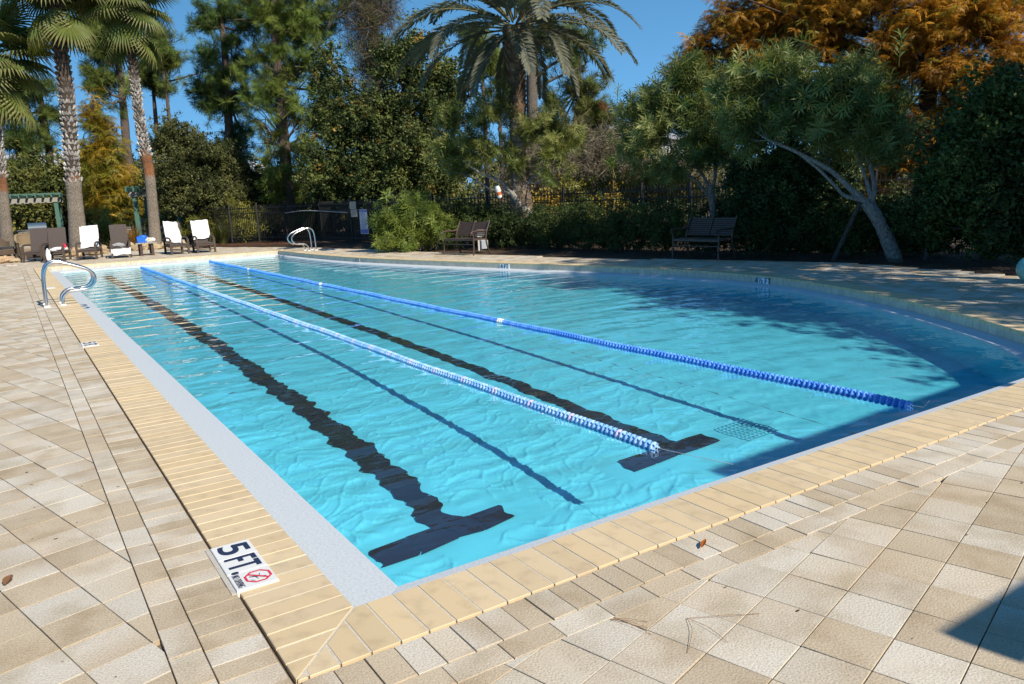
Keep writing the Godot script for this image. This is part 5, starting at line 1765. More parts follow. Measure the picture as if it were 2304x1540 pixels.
	shrub("bright_shrub", "bright green feathery shrub left of the first bench", "shrub", [[10.48,0.74,-22.70,0.64,0.59],[11.11,0.80,-22.40,0.59,0.62],[10.82,1.23,-22.54,0.42,0.34],[10.17,0.93,-22.84,0.31,0.47],[11.53,0.50,-22.18,0.42,0.45],[10.51,0.28,-22.68,0.70,0.31]], "bamboo", 900, 0.22, 0.36, Color(0.11, 0.17, 0.03), Color(0.22, 0.27, 0.05), 153, {"shell": 0.5, "gaps": -0.3})
	shrub("loose_hedge", "loose green hedge behind the first bench", "hedge", [[12.07,0.82,-23.03,0.53,0.44],[12.84,0.77,-22.61,0.59,0.44],[13.53,0.59,-22.20,0.53,0.50],[12.30,0.22,-22.91,0.59,0.38],[13.96,0.49,-21.93,0.44,0.53]], "bamboo", 900, 0.18, 0.3, Color(0.06, 0.10, 0.022), Color(0.13, 0.165, 0.035), 154, {"shell": 0.5, "gaps": -0.35})
	shrub("yellow_vine", "yellow leaved vines tangled beyond the right fence", "vine", [[17.31,1.39,-22.64,0.96,0.32],[19.24,1.66,-21.02,0.88,0.38],[20.13,1.53,-20.17,0.78,0.37],[18.47,1.21,-21.70,0.95,0.25],[16.66,1.19,-23.12,0.64,0.26],[19.58,2.02,-20.71,0.56,0.25],[17.93,1.19,-22.16,0.64,0.25]], "small", 800, 0.35, 0.55, Color(0.13, 0.14, 0.025), Color(0.42, 0.28, 0.03), 155, {"upright": 0.0, "gaps": -0.15})
	shrub("brush_thicket", "grey leafless brush beyond the right fence", "brush", [[19.48,2.29,-26.64,1.29,0.74],[21.48,2.52,-25.05,1.09,0.66],[20.65,2.67,-25.74,1.10,0.84],[22.29,2.38,-24.34,0.91,0.73],[18.71,1.88,-27.18,1.11,0.66],[23.44,1.95,-23.23,0.72,0.72]], "twig", 1500, 0.5, 0.9, Color(0.15, 0.125, 0.09), Color(0.26, 0.22, 0.15), 156, {"upright": 0.4, "gaps": -0.4, "bark": Color(0.2, 0.17, 0.14)})
	shrub("green_thicket", "olive green saplings behind the grey brush", "shrub", [[22.92,1.81,-26.45,0.97,0.35],[23.35,1.50,-26.08,0.97,0.47],[24.19,1.92,-25.30,0.96,0.58],[21.87,1.59,-27.32,0.98,0.39],[25.12,1.95,-24.38,0.95,0.65],[20.02,2.27,-28.71,0.98,0.78],[20.51,2.82,-28.36,0.97,0.58],[21.43,2.19,-27.67,0.78,0.51],[22.06,3.48,-27.17,0.97,0.39]], "broad", 500, 0.4, 0.6, Color(0.08, 0.10, 0.025), Color(0.14, 0.15, 0.035), 157, {"upright": 0.0, "gaps": -0.1})
	shrub("understory", "olive understory below the full pine and magnolia", "shrub", [[9.51,1.34,-41.94,1.36,0.91],[10.48,2.64,-41.70,1.14,0.91],[12.20,3.01,-41.23,0.92,0.92],[8.42,0.95,-42.17,1.13,0.68],[16.86,1.61,-37.37,1.37,1.37],[17.39,0.68,-36.02,1.34,0.90],[7.38,0.78,-42.36,0.89,0.58],[14.74,2.68,-40.39,1.41,0.94],[13.49,0.66,-40.83,1.41,0.85],[16.03,2.62,-39.90,1.42,1.18],[13.85,2.26,-40.71,2.10,1.03],[11.46,1.92,-41.44,1.38,1.01],[15.30,1.50,-40.19,1.65,1.18],[12.89,1.16,-41.02,1.87,0.93],[10.74,1.04,-41.64,1.38,0.78],[16.54,0.73,-39.69,1.43,0.95]], "broad", 4200, 0.3, 0.6, Color(0.045, 0.058, 0.016), Color(0.14, 0.14, 0.034), 158, {"upright": 0.0, "gaps": -0.25})
	shrub("sunlit_scrub", "bright yellow green scrub showing through the fence beside the full pine", "shrub", [[8.29,0.65,-39.64,0.85,0.47],[9.28,0.74,-39.42,0.86,0.56],[10.27,0.60,-39.18,0.87,0.52],[11.18,0.69,-38.93,0.79,0.57],[12.69,0.50,-38.46,0.89,0.44],[6.02,0.64,-43.08,0.89,0.49],[4.75,0.63,-46.26,0.94,0.47]], "bamboo", 900, 0.35, 0.6, Color(0.16, 0.17, 0.03), Color(0.30, 0.29, 0.05), 161, {"gaps": -0.2})
	shrub("left_understory", "mixed understory behind the fan palms at left", "shrub", [[2.48,2.89,-57.95,1.40,1.23],[5.56,1.62,-57.73,1.45,0.87],[6.52,0.99,-57.63,1.47,0.82],[9.44,0.83,-57.23,1.50,0.84],[9.14,2.90,-57.27,1.19,1.49],[0.20,1.90,-58.00,1.65,1.10],[3.27,1.46,-57.91,1.42,0.85],[11.25,2.22,-56.90,1.51,1.51],[12.95,2.44,-56.54,1.53,1.83],[0.63,3.23,-58.00,1.92,1.26],[2.15,4.00,-57.96,1.28,1.22],[3.21,2.86,-57.91,1.30,1.13],[4.34,3.93,-57.84,0.85,1.14],[1.41,2.11,-57.98,2.22,0.83],[4.58,1.96,-57.82,1.72,0.86],[7.52,2.68,-57.51,1.17,1.29],[8.21,1.78,-57.42,1.78,0.89],[7.47,4.40,-57.52,0.70,1.05]], "broad", 5200, 0.4, 0.8, Color(0.055, 0.075, 0.02), Color(0.15, 0.15, 0.035), 159, {"upright": 0.0, "gaps": -0.15})
	# clipped hedge in front of the right fence
	var hb := []
	for q in [[12.9, -21.4], [13.35, -20.0], [13.75, -18.7], [13.95, -17.3], [14.1, -15.9], [14.25, -14.5], [14.5, -13.1], [15.0, -11.6], [15.4, -10.3], [15.8, -9.0]]:
		hb.append([q[0], 0.4, q[1], 0.75, 0.5])
		hb.append([q[0] + 0.1, 0.78, q[1] - 0.5, 0.7, 0.42])
	shrub("clipped_hedge", "clipped dark hedge running in front of the right fence", "hedge", hb, "small", 5600, 0.17, 0.28, Color(0.028, 0.048, 0.012), Color(0.075, 0.105, 0.024), 160, {"upright": 0.0, "gaps": -0.6, "shell": 0.4, "stems": 2})
	# pine seedling
	var sp: Array = [[17.45,-0.10,-20.60,0.04],[17.46,2.22,-20.59,0.03]]
	var sd := thing("pine_seedling", "bright green pine seedling above the right fence", "pine sapling", Vector3(sp[0][0], 0, sp[0][2]))
	var sg := Geo.new()
	sg.tube(PackedVector3Array([Vector3.ZERO, Vector3(0, 2.5, 0)]), PackedFloat32Array([0.03, 0.02]), 6, fill_c(2, Color(0.25, 0.16, 0.08)))
	part("stem", sg.mesh(mats["bark"]), sd)
	scatter("needles", clump("needle"), [Transform3D(Basis().scaled(Vector3.ONE * 0.62), Vector3(0, 2.5, 0)), Transform3D(Basis(Vector3.BACK, -0.5).scaled(Vector3.ONE * 0.55), Vector3(0.16, 2.5, -0.2)), Transform3D(Basis(Vector3.BACK, 0.4).scaled(Vector3.ONE * 0.5), Vector3(-0.15, 2.4, 0.1))], [Color(0.13, 0.22, 0.04), Color(0.12, 0.2, 0.04), Color(0.15, 0.23, 0.05)], sd)
	var ga: Array = [11.28,-36.29]
	grass_clump("tan plumed grass clump beside the full pine trunk", Vector3(ga[0], 0, ga[1]), 1.35, 520, Color(0.10, 0.095, 0.03), Color(0.34, 0.22, 0.12), 171)
	var gb: Array = [8.05,-36.11]
	grass_clump("dark green grass clump right of the last lounger", Vector3(gb[0], 0, gb[1]), 1.0, 420, Color(0.045, 0.06, 0.018), Color(0.10, 0.10, 0.03), 172)
	var gc: Array = [4.58,-37.22]
	grass_clump("orange tinged grass behind the third lounger", Vector3(gc[0], 0, gc[1]), 1.15, 300, Color(0.12, 0.10, 0.02), Color(0.4, 0.18, 0.05), 173)
	# distant woods
	var wd := Node3D.new()
	wd.name = "distant_woods"
	add_child(wd)
	wd.set_meta("kind", "stuff")
	var r := RandomNumberGenerator.new()
	r.seed = 5
	var far := []
	for i in 46:
		var an := deg_to_rad(-6.0 + 84.0 * i / 45.0)
		var d := 82.0 + r.randf_range(-8.0, 10.0)
		far.append([sin(an) * d, r.randf_range(1.5, 3.6), -cos(an) * d, r.randf_range(3.0, 4.6), r.randf_range(2.4, 4.0)])
	for i in 40:
		var an := deg_to_rad(-4.0 + 62.0 * i / 39.0)
		var d := 60.0 + r.randf_range(-4.0, 6.0)
		far.append([sin(an) * d, r.randf_range(0.8, 1.8), -cos(an) * d, 2.2, r.randf_range(1.6, 2.4)])
	crown(wd, "far_foliage", "broad", far, 9000, 0.7, 1.2, Color(0.08, 0.10, 0.025), Color(0.2, 0.19, 0.05), 180, 0.5, -0.3, 0.0)
	# trees to the right of the view, whose shade falls on the right of the pool
	var shade := [
		["round topped oak beside the pool out past its right curve", [[13.4, -0.1, -1.8, 0.16], [13.3, 2.8, -2.0, 0.14], [13.1, 5.0, -2.4, 0.1]], [[12.1, 5.2, -3.0, 1.5, 1.1], [12.3, 6.1, -1.3, 1.7, 1.1], [13.6, 6.6, -3.3, 1.9, 1.2], [12.3, 4.9, -0.3, 1.4, 0.9], [14.2, 7.4, -2.2, 1.9, 1.2], [13.2, 8.3, -2.6, 1.6, 1.0]]],
		["slender oak by the near right end of the pool", [[11.6, -0.1, 2.4, 0.12], [11.3, 2.0, 2.2, 0.1], [11.0, 3.6, 2.0, 0.08]], [[10.9, 4.7, 1.9, 1.25, 0.9], [11.9, 5.3, 0.6, 1.3, 0.9], [12.4, 4.9, 2.4, 1.2, 0.9]]],
		["tall oak in the bed right of the propped oleander", [[17.2, -0.1, -1.6, 0.22], [17.0, 2.6, -1.8, 0.18], [16.4, 5.0, -2.2, 0.12]], [[15.4, 6.6, -3.0, 2.0, 1.2], [16.6, 6.2, -1.2, 2.0, 1.2], [17.2, 4.6, -2.6, 1.7, 1.2], [15.8, 6.4, 0.6, 1.8, 1.1], [18.2, 5.0, -1.0, 1.7, 1.1]]]]
	for k in shade.size():
		tree("shade_oak", shade[k][0], "oak tree", shade[k][1], shade[k][2], "broad", [1700, 800, 2000][k], 0.3, 0.5, Color(0.05, 0.07, 0.02), Color(0.09, 0.11, 0.03), Color(0.1, 0.08, 0.06), 190 + k, {"shell": 0.45, "gaps": -0.02, "upright": 0.0, "group": "shade oaks past the right of the pool"})
	# pine straw and bark litter on the beds
	var ed := [Vector2(7.4, -34.4), Vector2(9.1, -30.3), Vector2(10.5, -24.3), Vector2(11.2, -18.3), Vector2(11.95, -14.8), Vector2(12.6, -12.9), Vector2(13.3, -11.0), Vector2(13.7, -9.2), Vector2(13.6, -7.4), Vector2(13.3, -5.8)]
	var xf := []
	var cs := []
	for i in 5200:
		var f := r.randf() * (ed.size() - 1)
		var a := int(f)
		var q: Vector2 = ed[a].lerp(ed[mini(a + 1, ed.size() - 1)], f - a)
		var w := pow(r.randf(), 1.3) * 2.6
		var s := r.randf_range(0.08, 0.2)
		xf.append(Transform3D(Basis(Vector3.UP, r.randf() * TAU).scaled(Vector3(s, s * 0.8, s)), Vector3(q.x + w, -0.05 + 0.05 * minf(w, 1.0), q.y + r.randf_range(-0.3, 0.1))))
		cs.append((Color(0.26, 0.13, 0.06) if r.randf() < 0.55 else Color(0.24, 0.19, 0.14)) * r.randf_range(0.5, 1.5))
	for i in 1500:
		var x := r.randf_range(6.9, 10.6)
		var z := -34.0 - (x - 7.6) * -1.4 - r.randf_range(0.0, 1.8)
		var s := r.randf_range(0.1, 0.22)
		xf.append(Transform3D(Basis(Vector3.UP, r.randf() * TAU).scaled(Vector3(s, s * 1.2, s)), Vector3(x, -0.03 + r.randf_range(0.0, 0.12), z)))
		cs.append(Color(0.34, 0.13, 0.05) * r.randf_range(0.6, 1.4))
	var litter := scatter("mulch_litter", clump("straw"), xf, cs, self)

func build_furniture() -> void:
	var L := [
		[0.74, -32.9, -0.32, "leftmost brown sun lounger, half hidden by its neighbour"],
		[1.36, -31.7, -0.22, "brown sun lounger with a white towel and red cloth on its seat"],
		[2.36, -31.6, -0.24, "brown sun lounger before the thick palm, towel over its back"],
		[3.43, -31.2, -0.1, "brown sun lounger beside the side table, towel on its foot"],
		[5.34, -30.8, 0.02, "brown sun lounger right of the side table, towel over its back"],
		[6.2, -30.5, -0.06, "rightmost brown sun lounger, white towel over its back"]]
	for q in L:
		lounger(q[0], q[1], q[2], q[3])
	var over := [[0.42, -0.79], [0.7, -0.9], [1.0, -1.0], [1.175, -1.055], [1.18, -1.12], [1.0, -1.13], [0.7, -1.06]]
	var over2 := [[0.5, -0.79], [0.75, -0.89], [1.0, -0.98], [1.175, -1.045], [1.18, -1.11], [1.05, -1.13], [0.85, -1.09]]
	cloth("pool_towel", "white towel over the back of the lounger before the thick palm", Vector3(L[2][0], 0, L[2][1]), L[2][2], over, 0.6, 3, 0.05)
	cloth("pool_towel", "white towel over the back of the lounger right of the table", Vector3(L[4][0], 0, L[4][1]), L[4][2], over, 0.57, 7, -0.12)
	cloth("pool_towel", "white towel over the back of the rightmost lounger", Vector3(L[5][0], 0, L[5][1]), L[5][2], over2, 0.62, 12, 0.05)
	cloth("pool_towel", "white towel hanging over the foot of the lounger by the side table", Vector3(L[3][0], 0, L[3][1]), L[3][2], [[0.12, 0.045], [0.25, 0.05], [0.37, 0.03], [0.385, -0.1], [0.385, -0.3], [0.385, -0.5]], 0.64, 15, 0.04)
	var tg := Geo.new()
	heap(tg, Vector3(0, 0.43, -0.1), Vector3(0.26, 0.12, 0.5), Color(0.82, 0.82, 0.83), 91)
	heap(tg, Vector3(0.16, 0.45, -0.2), Vector3(0.5, 0.13, 0.3), Color(0.82, 0.82, 0.83), 92)
	heap(tg, Vector3(-0.16, 0.25, 0.1), Vector3(0.16, 0.46, 0.12), Color(0.82, 0.82, 0.83), 93)
	var tw := one("pool_towel", tg.mesh(mats["towel"]), "crumpled white towel trailing off the second lounger to the deck", "towel", "white pool towels", Vector3(L[1][0], 0, L[1][1]))
	tw.rotation.y = L[1][2]
	var rg := Geo.new()
	heap(rg, Vector3(0, 0.07, 0), Vector3(0.17, 0.2, 0.14), Color(0.62, 0.02, 0.08), 94)
	one("red_cloth", rg.mesh(mats["towel"]), "bright red cloth at the end of the crumpled towel", "cloth", "", Vector3(L[1][0] + 0.34, 0.45, L[1][1] - 0.12))
	var gy := Geo.new()
	heap(gy, Vector3(0, 0.06, 0), Vector3(0.42, 0.15, 0.25), Color(0.36, 0.36, 0.37), 95)
	one("grey_garment", gy.mesh(mats["towel"]), "grey garment heaped on the lounger beside the side table", "clothing", "", Vector3(L[3][0] - 0.02, 0.39, L[3][1] - 0.42))
	# side table
	var t := thing("side_table", "low table with stone top between two loungers", "table", Vector3(4.33, 0, -31.75))
	var tt := Geo.new()
	tt.bevel_box(Vector3(0, 0.455, 0), Vector3(0.72, 0.04, 0.6), 0.008, Color(0.42, 0.38, 0.31))
	part("table_top", tt.mesh(mats["stone"]), t)
	for s in [[-1, -1], [1, -1], [-1, 1], [1, 1]]:
		var g := Geo.new()
		g.box(Vector3(0.19 * s[0], 0.215, 0.2 * s[1]), Vector3(0.09, 0.43, 0.07), Color(0.075, 0.05, 0.042))
		part("leg", g.mesh(mats["wood"]), t)
	var ap := Geo.new()
	ap.box(Vector3(0, 0.06, 0.2), Vector3(0.3, 0.03, 0.03), Color(0.075, 0.05, 0.042))
	part("stretcher", ap.mesh(mats["wood"]), t)
	var bb := Geo.new()
	bb.bevel_box(Vector3(0, 0.12, 0), Vector3(0.34, 0.24, 0.18), 0.03, Color(0.01, 0.12, 0.55), Basis(Vector3.BACK, 0.06))
	heap(bb, Vector3(0.05, 0.22, 0), Vector3(0.3, 0.12, 0.2), Color(0.01, 0.13, 0.6), 96)
	one("blue_bag", bb.mesh(mats["float_plastic"]), "bright blue bag on the side table", "bag", "", Vector3(4.22, 0.475, -31.72))
	var wb := Geo.new()
	heap(wb, Vector3(0, 0.07, 0), Vector3(0.36, 0.2, 0.24), Color(0.66, 0.65, 0.6), 97)
	heap(wb, Vector3(-0.04, 0.1, 0.06), Vector3(0.14, 0.1, 0.12), Color(0.6, 0.48, 0.22), 98)
	one("plastic_bag", wb.mesh(mats["float_plastic"]), "white and yellow plastic bag on the side table", "bag", "", Vector3(4.5, 0.475, -31.68))
	wicker_chair("tan wicker armchair behind the leftmost lounger", Vector3(0.75, 0, -36.2), 0.35, false)
	wicker_chair("dark cushioned wicker armchair at the left edge", Vector3(-0.2, 0, -36.6), 0.9, true)
	pergola("pergola", "green pergola with striped shade behind the slender palm", Vector3(6.8, 0, -42.6), -0.34, 1.9, 2.4, 2.55, 8)
	pergola("pergola", "green pergola farther off at the left edge", Vector3(1.5, 0, -52.5), -0.1, 2.6, 2.6, 2.6, 9)
	grill_island("grill counter with dark hood under the nearer pergola", Vector3(6.0, 0, -42.6), -0.3, Color(0.02, 0.025, 0.03))
	grill_island("grill counter with blue grey hood under the farther pergola", Vector3(1.6, 0, -51.5), 0.0, Color(0.05, 0.09, 0.14))
	bench(Vector3(10.82, 0, -19.2), 0.0, "brown slatted bench in the sun before the loose hedge")
	bench(Vector3(12.95, 0, -12.3), 0.0, "dark slatted bench in deep shade before the clipped hedge")
	var dirs := [Vector2(11.23 - 10.96, -18.63 + 19.87), Vector2(13.3 - 13.18, -11.75 + 12.94)]
	for i in 2:
		var n: Node3D = get_node("garden_bench" if i == 0 else "garden_bench_001")
		n.rotation.y = atan2(-dirs[i].y, dirs[i].x)

func build_fences() -> void:
	fence("black picket fence beyond the right hedge", [Vector2(18.9, -8.6), Vector2(17.3, -11.0), Vector2(16.3, -14.0), Vector2(15.9, -17.5), Vector2(15.2, -20.4), Vector2(13.9, -23.0), Vector2(12.75, -24.6)], 1.66, 300)
	fence("tall black picket gate fence carrying the signs", [Vector2(12.7, -24.7), Vector2(11.85, -27.0), Vector2(11.6, -29.6), Vector2(11.4, -32.7), Vector2(10.6, -34.9), Vector2(8.9, -37.9), Vector2(7.4, -40.6)], 1.66, 300)
	fence("black picket fence far behind the fan palms", [Vector2(7.3, -47.0), Vector2(6.4, -56.0), Vector2(-3.0, -59.0), Vector2(-12.0, -60.0)], 1.7, 0)

func sign_board(called: String, label: String, at: Vector3, turn: float, w: float, h: float, face: Color, bands: Array) -> Node3D:
	var t := thing(called, label, "sign", at, turn, "")
	var g := Geo.new()
	g.box(Vector3.ZERO, Vector3(w, h, 0.01), face)
	part("board", g.mesh(mats["print"]), t)
	var p := Geo.new()
	for b in bands:
		p.box(Vector3(b[0] * w, b[1] * h, 0.006), Vector3(b[2] * w, b[3] * h, 0.002), b[4])
	part("print", p.mesh(mats["print"]), t)
	return t

func build_small_things() -> void:
	var r := RandomNumberGenerator.new()
	r.seed = 31
	var ink := Color(0.25, 0.26, 0.36)
	var purple := Color(0.10, 0.09, 0.32)
	var bands := [[0.0, 0.44, 0.94, 0.09, purple], [0.0, -0.39, 0.9, 0.16, Color(0.2, 0.19, 0.45)]]
	for k in 17:
		bands.append([r.randf_range(-0.1, 0.0), 0.34 - k * 0.037, r.randf_range(0.5, 0.8), 0.012, ink])
	var s2: Vector3 = Vector3(11.50,0.85,-27.93)
	var sg := sign_board("pool_rules_sign", "tall white and purple pool rules sign on the gate", Vector3(s2.x - 0.08, s2.y, s2.z), -1.05, 0.36, 0.92, Color(0.56, 0.56, 0.66), bands)
	mat("pale_print", lin(0.7, 0.7, 0.8), 0.6).vertex_color_use_as_albedo = false
	text("POOL RULES", 0.062, mats["pale_print"], sg, Transform3D(Basis(), Vector3(0, 0.405, 0.0085)), "lettering", 0.8)
	var s1: Vector3 = Vector3(11.45,1.30,-28.81)
	for k in 2:
		var b1 := []
		for m in 6:
			b1.append([r.randf_range(-0.05, 0.05), 0.36 - m * 0.13, r.randf_range(0.5, 0.8), 0.05, Color(0.35, 0.2, 0.16) if m < 4 else Color(0.2, 0.2, 0.2)])
		sign_board("notice_board", ["small beige notice with faded red print, upper one on the gate", "small beige notice with faded print, lower one on the gate"][k], Vector3(s1.x - 0.07 + 0.02 * k, s1.y + 0.17 - 0.3 * k, s1.z + 0.02 * k), -1.05, 0.3, 0.28, Color(0.42, 0.39, 0.32), b1)
	var pa: Vector3 = Vector3(10.58,1.24,-34.93)
	var pb: Vector3 = Vector3(11.50,1.20,-29.33)
	var pg := Geo.new()
	var pp := spline([pa, pa.lerp(pb, 0.4) + Vector3(-0.15, 0.1, 0), pb + Vector3(-0.15, 0, 0)], 16)
	pg.tube(pp, fill_f(17, 0.018), 8, fill_c(17, Color(0.35, 0.36, 0.37)))
	one("rescue_pole", pg.mesh(mats["white_plastic"]), "long grey pole hung along the gate fence", "pole")
	var od := thing("hanging_ornament", "white and orange ornament with teal ends hanging in the oleander", "ornament", Vector3(12.82,1.72,-20.52))
	var og := Geo.new()
	var W := Color(0.75, 0.72, 0.68)
	var O := Color(0.6, 0.16, 0.05)
	var T := Color(0.05, 0.2, 0.22)
	og.lathe([[0.02, -0.22], [0.07, -0.2], [0.075, -0.12], [0.085, -0.02], [0.085, 0.08], [0.06, 0.16], [0.02, 0.2]], 14, Basis(Vector3(0, 0, 1), 0.25), Vector3.ZERO, [T, W, O, W, W, T])
	part("body", og.mesh(mats["float_plastic"]), od)
	var oc := Geo.new()
	oc.tube(PackedVector3Array([Vector3(-0.05, 0.2, 0), Vector3(-0.05, 0.55, 0)]), PackedFloat32Array([0.004, 0.004]), 5, fill_c(2, Color(0.1, 0.1, 0.1)))
	part("cord", oc.mesh(mats["black_metal"]), od)
	var ub := thing("utility_box", "white pipe and grey utility box behind the first bench", "utility box", Vector3(11.9, 0, -20.1))
	var ug := Geo.new()
	ug.bevel_box(Vector3(0.05, 0.18, 0), Vector3(0.22, 0.26, 0.16), 0.02, Color(0.36, 0.38, 0.40))
	part("box", ug.mesh(mats["white_plastic"]), ub)
	var uw := Geo.new()
	uw.bevel_box(Vector3(-0.06, 0.52, 0), Vector3(0.26, 0.2, 0.14), 0.03, Color(0.62, 0.6, 0.54))
	uw.tube(PackedVector3Array([Vector3(-0.12, 0, 0), Vector3(-0.12, 0.5, 0)]), PackedFloat32Array([0.03, 0.03]), 8, fill_c(2, Color(0.6, 0.58, 0.54)))
	uw.tube(PackedVector3Array([Vector3(-0.03, 0, 0), Vector3(-0.03, 0.5, 0)]), PackedFloat32Array([0.025, 0.025]), 8, fill_c(2, Color(0.6, 0.58, 0.54)))
	part("pipe", uw.mesh(mats["white_plastic"]), ub)
	var ga: Vector3 = Vector3(13.99,0.83,-20.11)
	var gb: Vector3 = Vector3(13.86,-0.05,-18.60)
	var gw := Geo.new()
	gw.tube(PackedVector3Array([ga, Vector3(gb.x, 0, gb.z)]), PackedFloat32Array([0.008, 0.008]), 5, fill_c(2, Color(0.3, 0.3, 0.28)))
	one("guy_wire", gw.mesh(mats["black_metal"]), "thin guy wire staked right of the leaning oleander trunk", "wire")
	var sk := Geo.new()
	sk.tube(PackedVector3Array([Vector3(14.3, -0.05, -9.95), Vector3(14.47, 1.12, -9.5)]), PackedFloat32Array([0.05, 0.042]), 8, fill_c(2, Color(0.12, 0.10, 0.085)))
	one("tree_stake", sk.mesh(mats["bark"]), "slanting timber stake propping the bent oleander trunk", "stake")
	var stp := Geo.new()
	stp.tube(PackedVector3Array([Vector3(0, -0.05, 0), Vector3(0.05, 0.42, 0)]), PackedFloat32Array([0.05, 0.045]), 9, fill_c(2, Color(0.16, 0.12, 0.1)))
	one("stub_post", stp.mesh(mats["bark"]), "short weathered post stub under the dark evergreen", "post", "", Vector3(15.0, 0, -8.4))
	var fl := thing("mint_float", "rounded mint green float on the deck at the right edge", "pool float", Vector3(12.38, 0, -5.36))
	var fg := Geo.new()
	var mc := Color(0.22, 0.5, 0.44)
	var prof := []
	for i in 13:
		var a := PI * i / 12.0
		prof.append([0.21 * sin(a) + 0.001, 0.2 - 0.2 * cos(a)])
	fg.lathe(prof, 24, Basis(), Vector3.ZERO, [mc, mc, mc, mc, mc, mc, mc, mc, mc * 1.15, mc, mc, mc])
	part("body", fg.mesh(mats["float_plastic"]), fl)
	# rocks round the palm feet and at the left edge
	var rr := [[3.95, -36.6], [4.4, -36.9], [4.85, -36.5], [5.3, -36.2], [5.75, -36.4], [6.15, -36.0], [4.6, -36.3], [5.1, -36.9], [6.4, -36.5]]
	for i in rr.size():
		rock("pale tan rock at the foot of the slender palm, %s from the left" % ["first", "second", "fourth", "sixth", "seventh", "eighth", "third", "fifth", "ninth"][i], Vector3(rr[i][0], 0, rr[i][1]), Vector3(r.randf_range(0.35, 0.55), r.randf_range(0.28, 0.42), r.randf_range(0.3, 0.5)), 200 + i, Color(0.52, 0.40, 0.25) * r.randf_range(0.8, 1.15))
	var r2 := [[1.95, -35.0], [2.25, -34.8], [2.9, -34.9], [3.2, -35.3]]
	for i in r2.size():
		rock("tan rock by the thick palm behind the loungers, %s from the left" % ["first", "second", "third", "fourth"][i], Vector3(r2[i][0], 0, r2[i][1]), Vector3(r.randf_range(0.35, 0.5), r.randf_range(0.35, 0.5), 0.4), 230 + i, Color(0.5, 0.36, 0.22) * r.randf_range(0.85, 1.1))
	rock("largest flat tan rock on the deck at the left edge", Vector3(-0.16, 0, -33.6), Vector3(0.75, 0.32, 0.5), 240, Color(0.55, 0.38, 0.22))
	rock("small tan rock beside the flat one at the left edge", Vector3(0.22, 0, -33.4), Vector3(0.4, 0.2, 0.35), 241, Color(0.55, 0.42, 0.26))
	for i in 2:
		var sh := Geo.new()
		sh.bevel_box(Vector3(0, 0.015, 0), Vector3(0.09, 0.03, 0.25), 0.01, Color(0.5, 0.47, 0.42))
		sh.bar(Vector3(-0.04, 0.04, -0.02), Vector3(0.04, 0.04, -0.02), 0.03, 0.02, Color(0.3, 0.05, 0.06))
		var o := one("sandal", sh.mesh(mats["white_plastic"]), ["pale sandal on the deck at the left edge", "pale sandal nearer the loungers, red strap turned sideways"][i], "sandal", "sandals on the deck", Vector3(-0.12 + 0.22 * i, 0.003, -31.4 + 0.1 * i))
		o.rotation.y = 0.6 + 0.9 * i
	# fallen leaves and needles on the near deck
	var lf := Geo.new()
	leaf_curl(lf, 0.075, 0.04, Color(0.27, 0.14, 0.07))
	var lo := one("fallen_leaf", lf.mesh(mats["leaf"]), "curled brown leaf at the left edge of the deck", "leaf", "fallen leaves on the deck", Vector3(-0.2, 0.006, -3.96))
	lo.rotation.y = 1.2
	var lg := Geo.new()
	leaf_curl(lg, 0.07, 0.022, Color(0.36, 0.10, 0.012))
	var l2 := one("fallen_leaf", lg.mesh(mats["leaf"]), "orange leaf on the cream paver by the front coping", "leaf", "fallen leaves on the deck", Vector3(2.45, 0.006, -2.32))
	l2.rotation.y = 0.5
	for q in [[1.95, -1.93, [[-0.16, 0.16], [0.0, 0.2], [0.24, 0.14]], "three pronged brown pine needle cluster on the near deck"], [1.72, -2.1, [[0.07, 0.13], [0.1, 0.1], [0.05, 0.17]], "small bunch of brown pine needles near the front coping"]]:
		var g := Geo.new()
		for d in q[2]:
			g.tube(spline([Vector3(0, 0.006, 0), Vector3(d[0] * 0.4 + 0.01, 0.012, d[1] * 0.5), Vector3(d[0], 0.005, d[1])], 8), fill_f(9, 0.0009), 5, fill_c(9, Color(0.5, 0.25, 0.09)))
		one("pine_needles", g.mesh(mats["bark"]), q[3], "pine needles", "pine needles on the deck", Vector3(q[0], 0, q[1]))
	var gx := []
	var gc := []
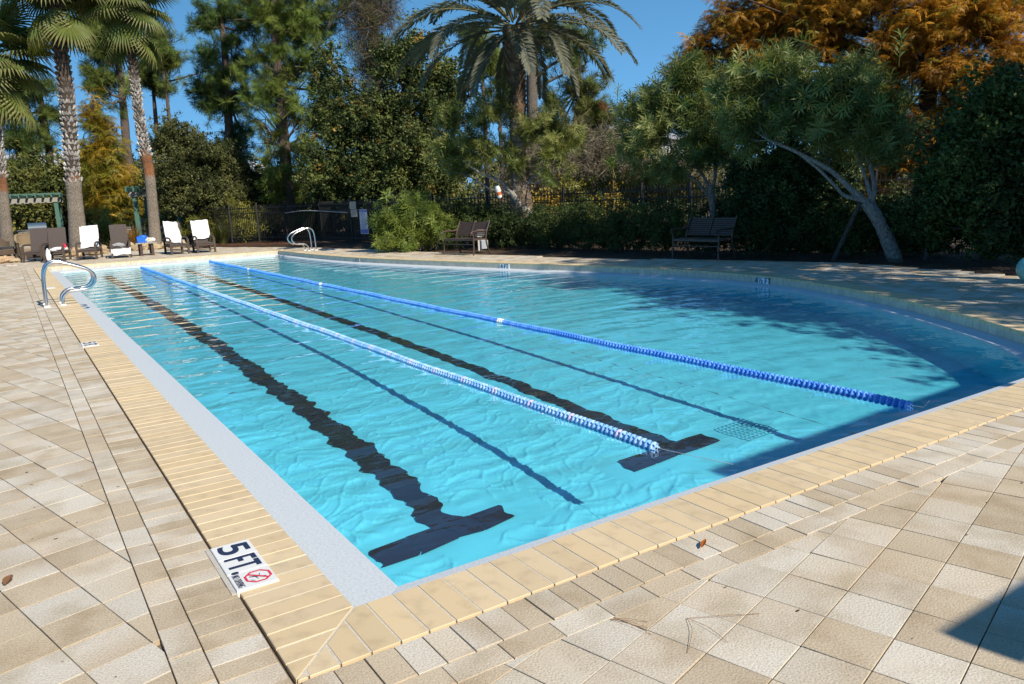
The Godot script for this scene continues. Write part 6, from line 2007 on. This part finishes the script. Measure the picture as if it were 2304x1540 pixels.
	for i in 150:
		var x := r.randf_range(-0.3, 5.2)
		var z := r.randf_range(-6.5, -1.0)
		if x > 0.6 and z < -2.1:
			continue
		var s := r.randf_range(0.003, 0.009)
		gx.append(Transform3D(Basis(Vector3.UP, r.randf() * TAU).scaled(Vector3(s * r.randf_range(1.0, 3.0), s * 0.5, s)), Vector3(x, 0.002, z)))
		gc.append((Color(0.12, 0.08, 0.05) if r.randf() < 0.6 else Color(0.3, 0.24, 0.16)) * r.randf_range(0.5, 1.3))
	var grit := Geo.new()
	heap(grit, Vector3.ZERO, Vector3.ONE, Color.WHITE, 77)
	scatter("deck_grit", grit.mesh(mats["bark"]), gx, gc, self)
	house("white house with pale roof seen right of the date palm", Vector3(40.94,4.30,-46.57), 9.0, 4.9, 8.0, 0.5)
	house("pale house glimpsed behind the dark oak", Vector3(18.87,5.82,-75.68), 7.0, 4.4, 6.0, 0.1)
	house("pale house glimpsed behind the thick fan palm", Vector3(3.10,5.92,-74.94), 10.0, 4.6, 8.0, -0.1)
	# timber pergola on the near deck to the right, out past the frame: its beams shade the paving and the water's front strip
	var pt := thing("timber_pergola", "brown timber pergola on the near deck", "pergola", Vector3(8.0, 0, 3.0))
	var wc := Color(0.2, 0.13, 0.08)
	for q in [[-0.2, -1.12, 4.3], [4.5, -1.12, 4.3], [-0.2, 1.6, 2.5], [4.5, 1.6, 2.5]]:
		var g := Geo.new()
		g.box(Vector3(q[0], q[2] / 2, q[1]), Vector3(0.14, q[2], 0.14), wc)
		part("post", g.mesh(mats["wood"]), pt)
	var hb := Geo.new()
	hb.box(Vector3(1.2, 4.18, -1.13), Vector3(7.0, 0.23, 0.1), wc)
	part("beam", hb.mesh(mats["wood"]), pt)
	for k in 5:
		var g := Geo.new()
		g.box(Vector3(-0.1 + 0.1 * (k % 2), 2.42, -1.24 + k * 0.42), Vector3(9.5 + 0.3 * k, 0.15, 0.09), wc)
		part("rafter", g.mesh(mats["wood"]), pt)

func leaf_curl(g: Geo, L: float, w: float, c: Color) -> void:
	for i in 6:
		var f0 := i / 6.0
		var f1 := (i + 1) / 6.0
		var q := func(f: float, s: float) -> Vector3:
			var ww := w * sin(PI * clampf(f * 0.9 + 0.08, 0, 1))
			return Vector3((f - 0.5) * L, 0.004 + absf(s) * 0.3 * ww + 0.012 * f * f, s * ww * 0.5)
		for s in [-1.0, 1.0]:
			g.quad(q.call(f0, 0.0), q.call(f1, 0.0), q.call(f1, s), q.call(f0, s), Vector3.UP, c)
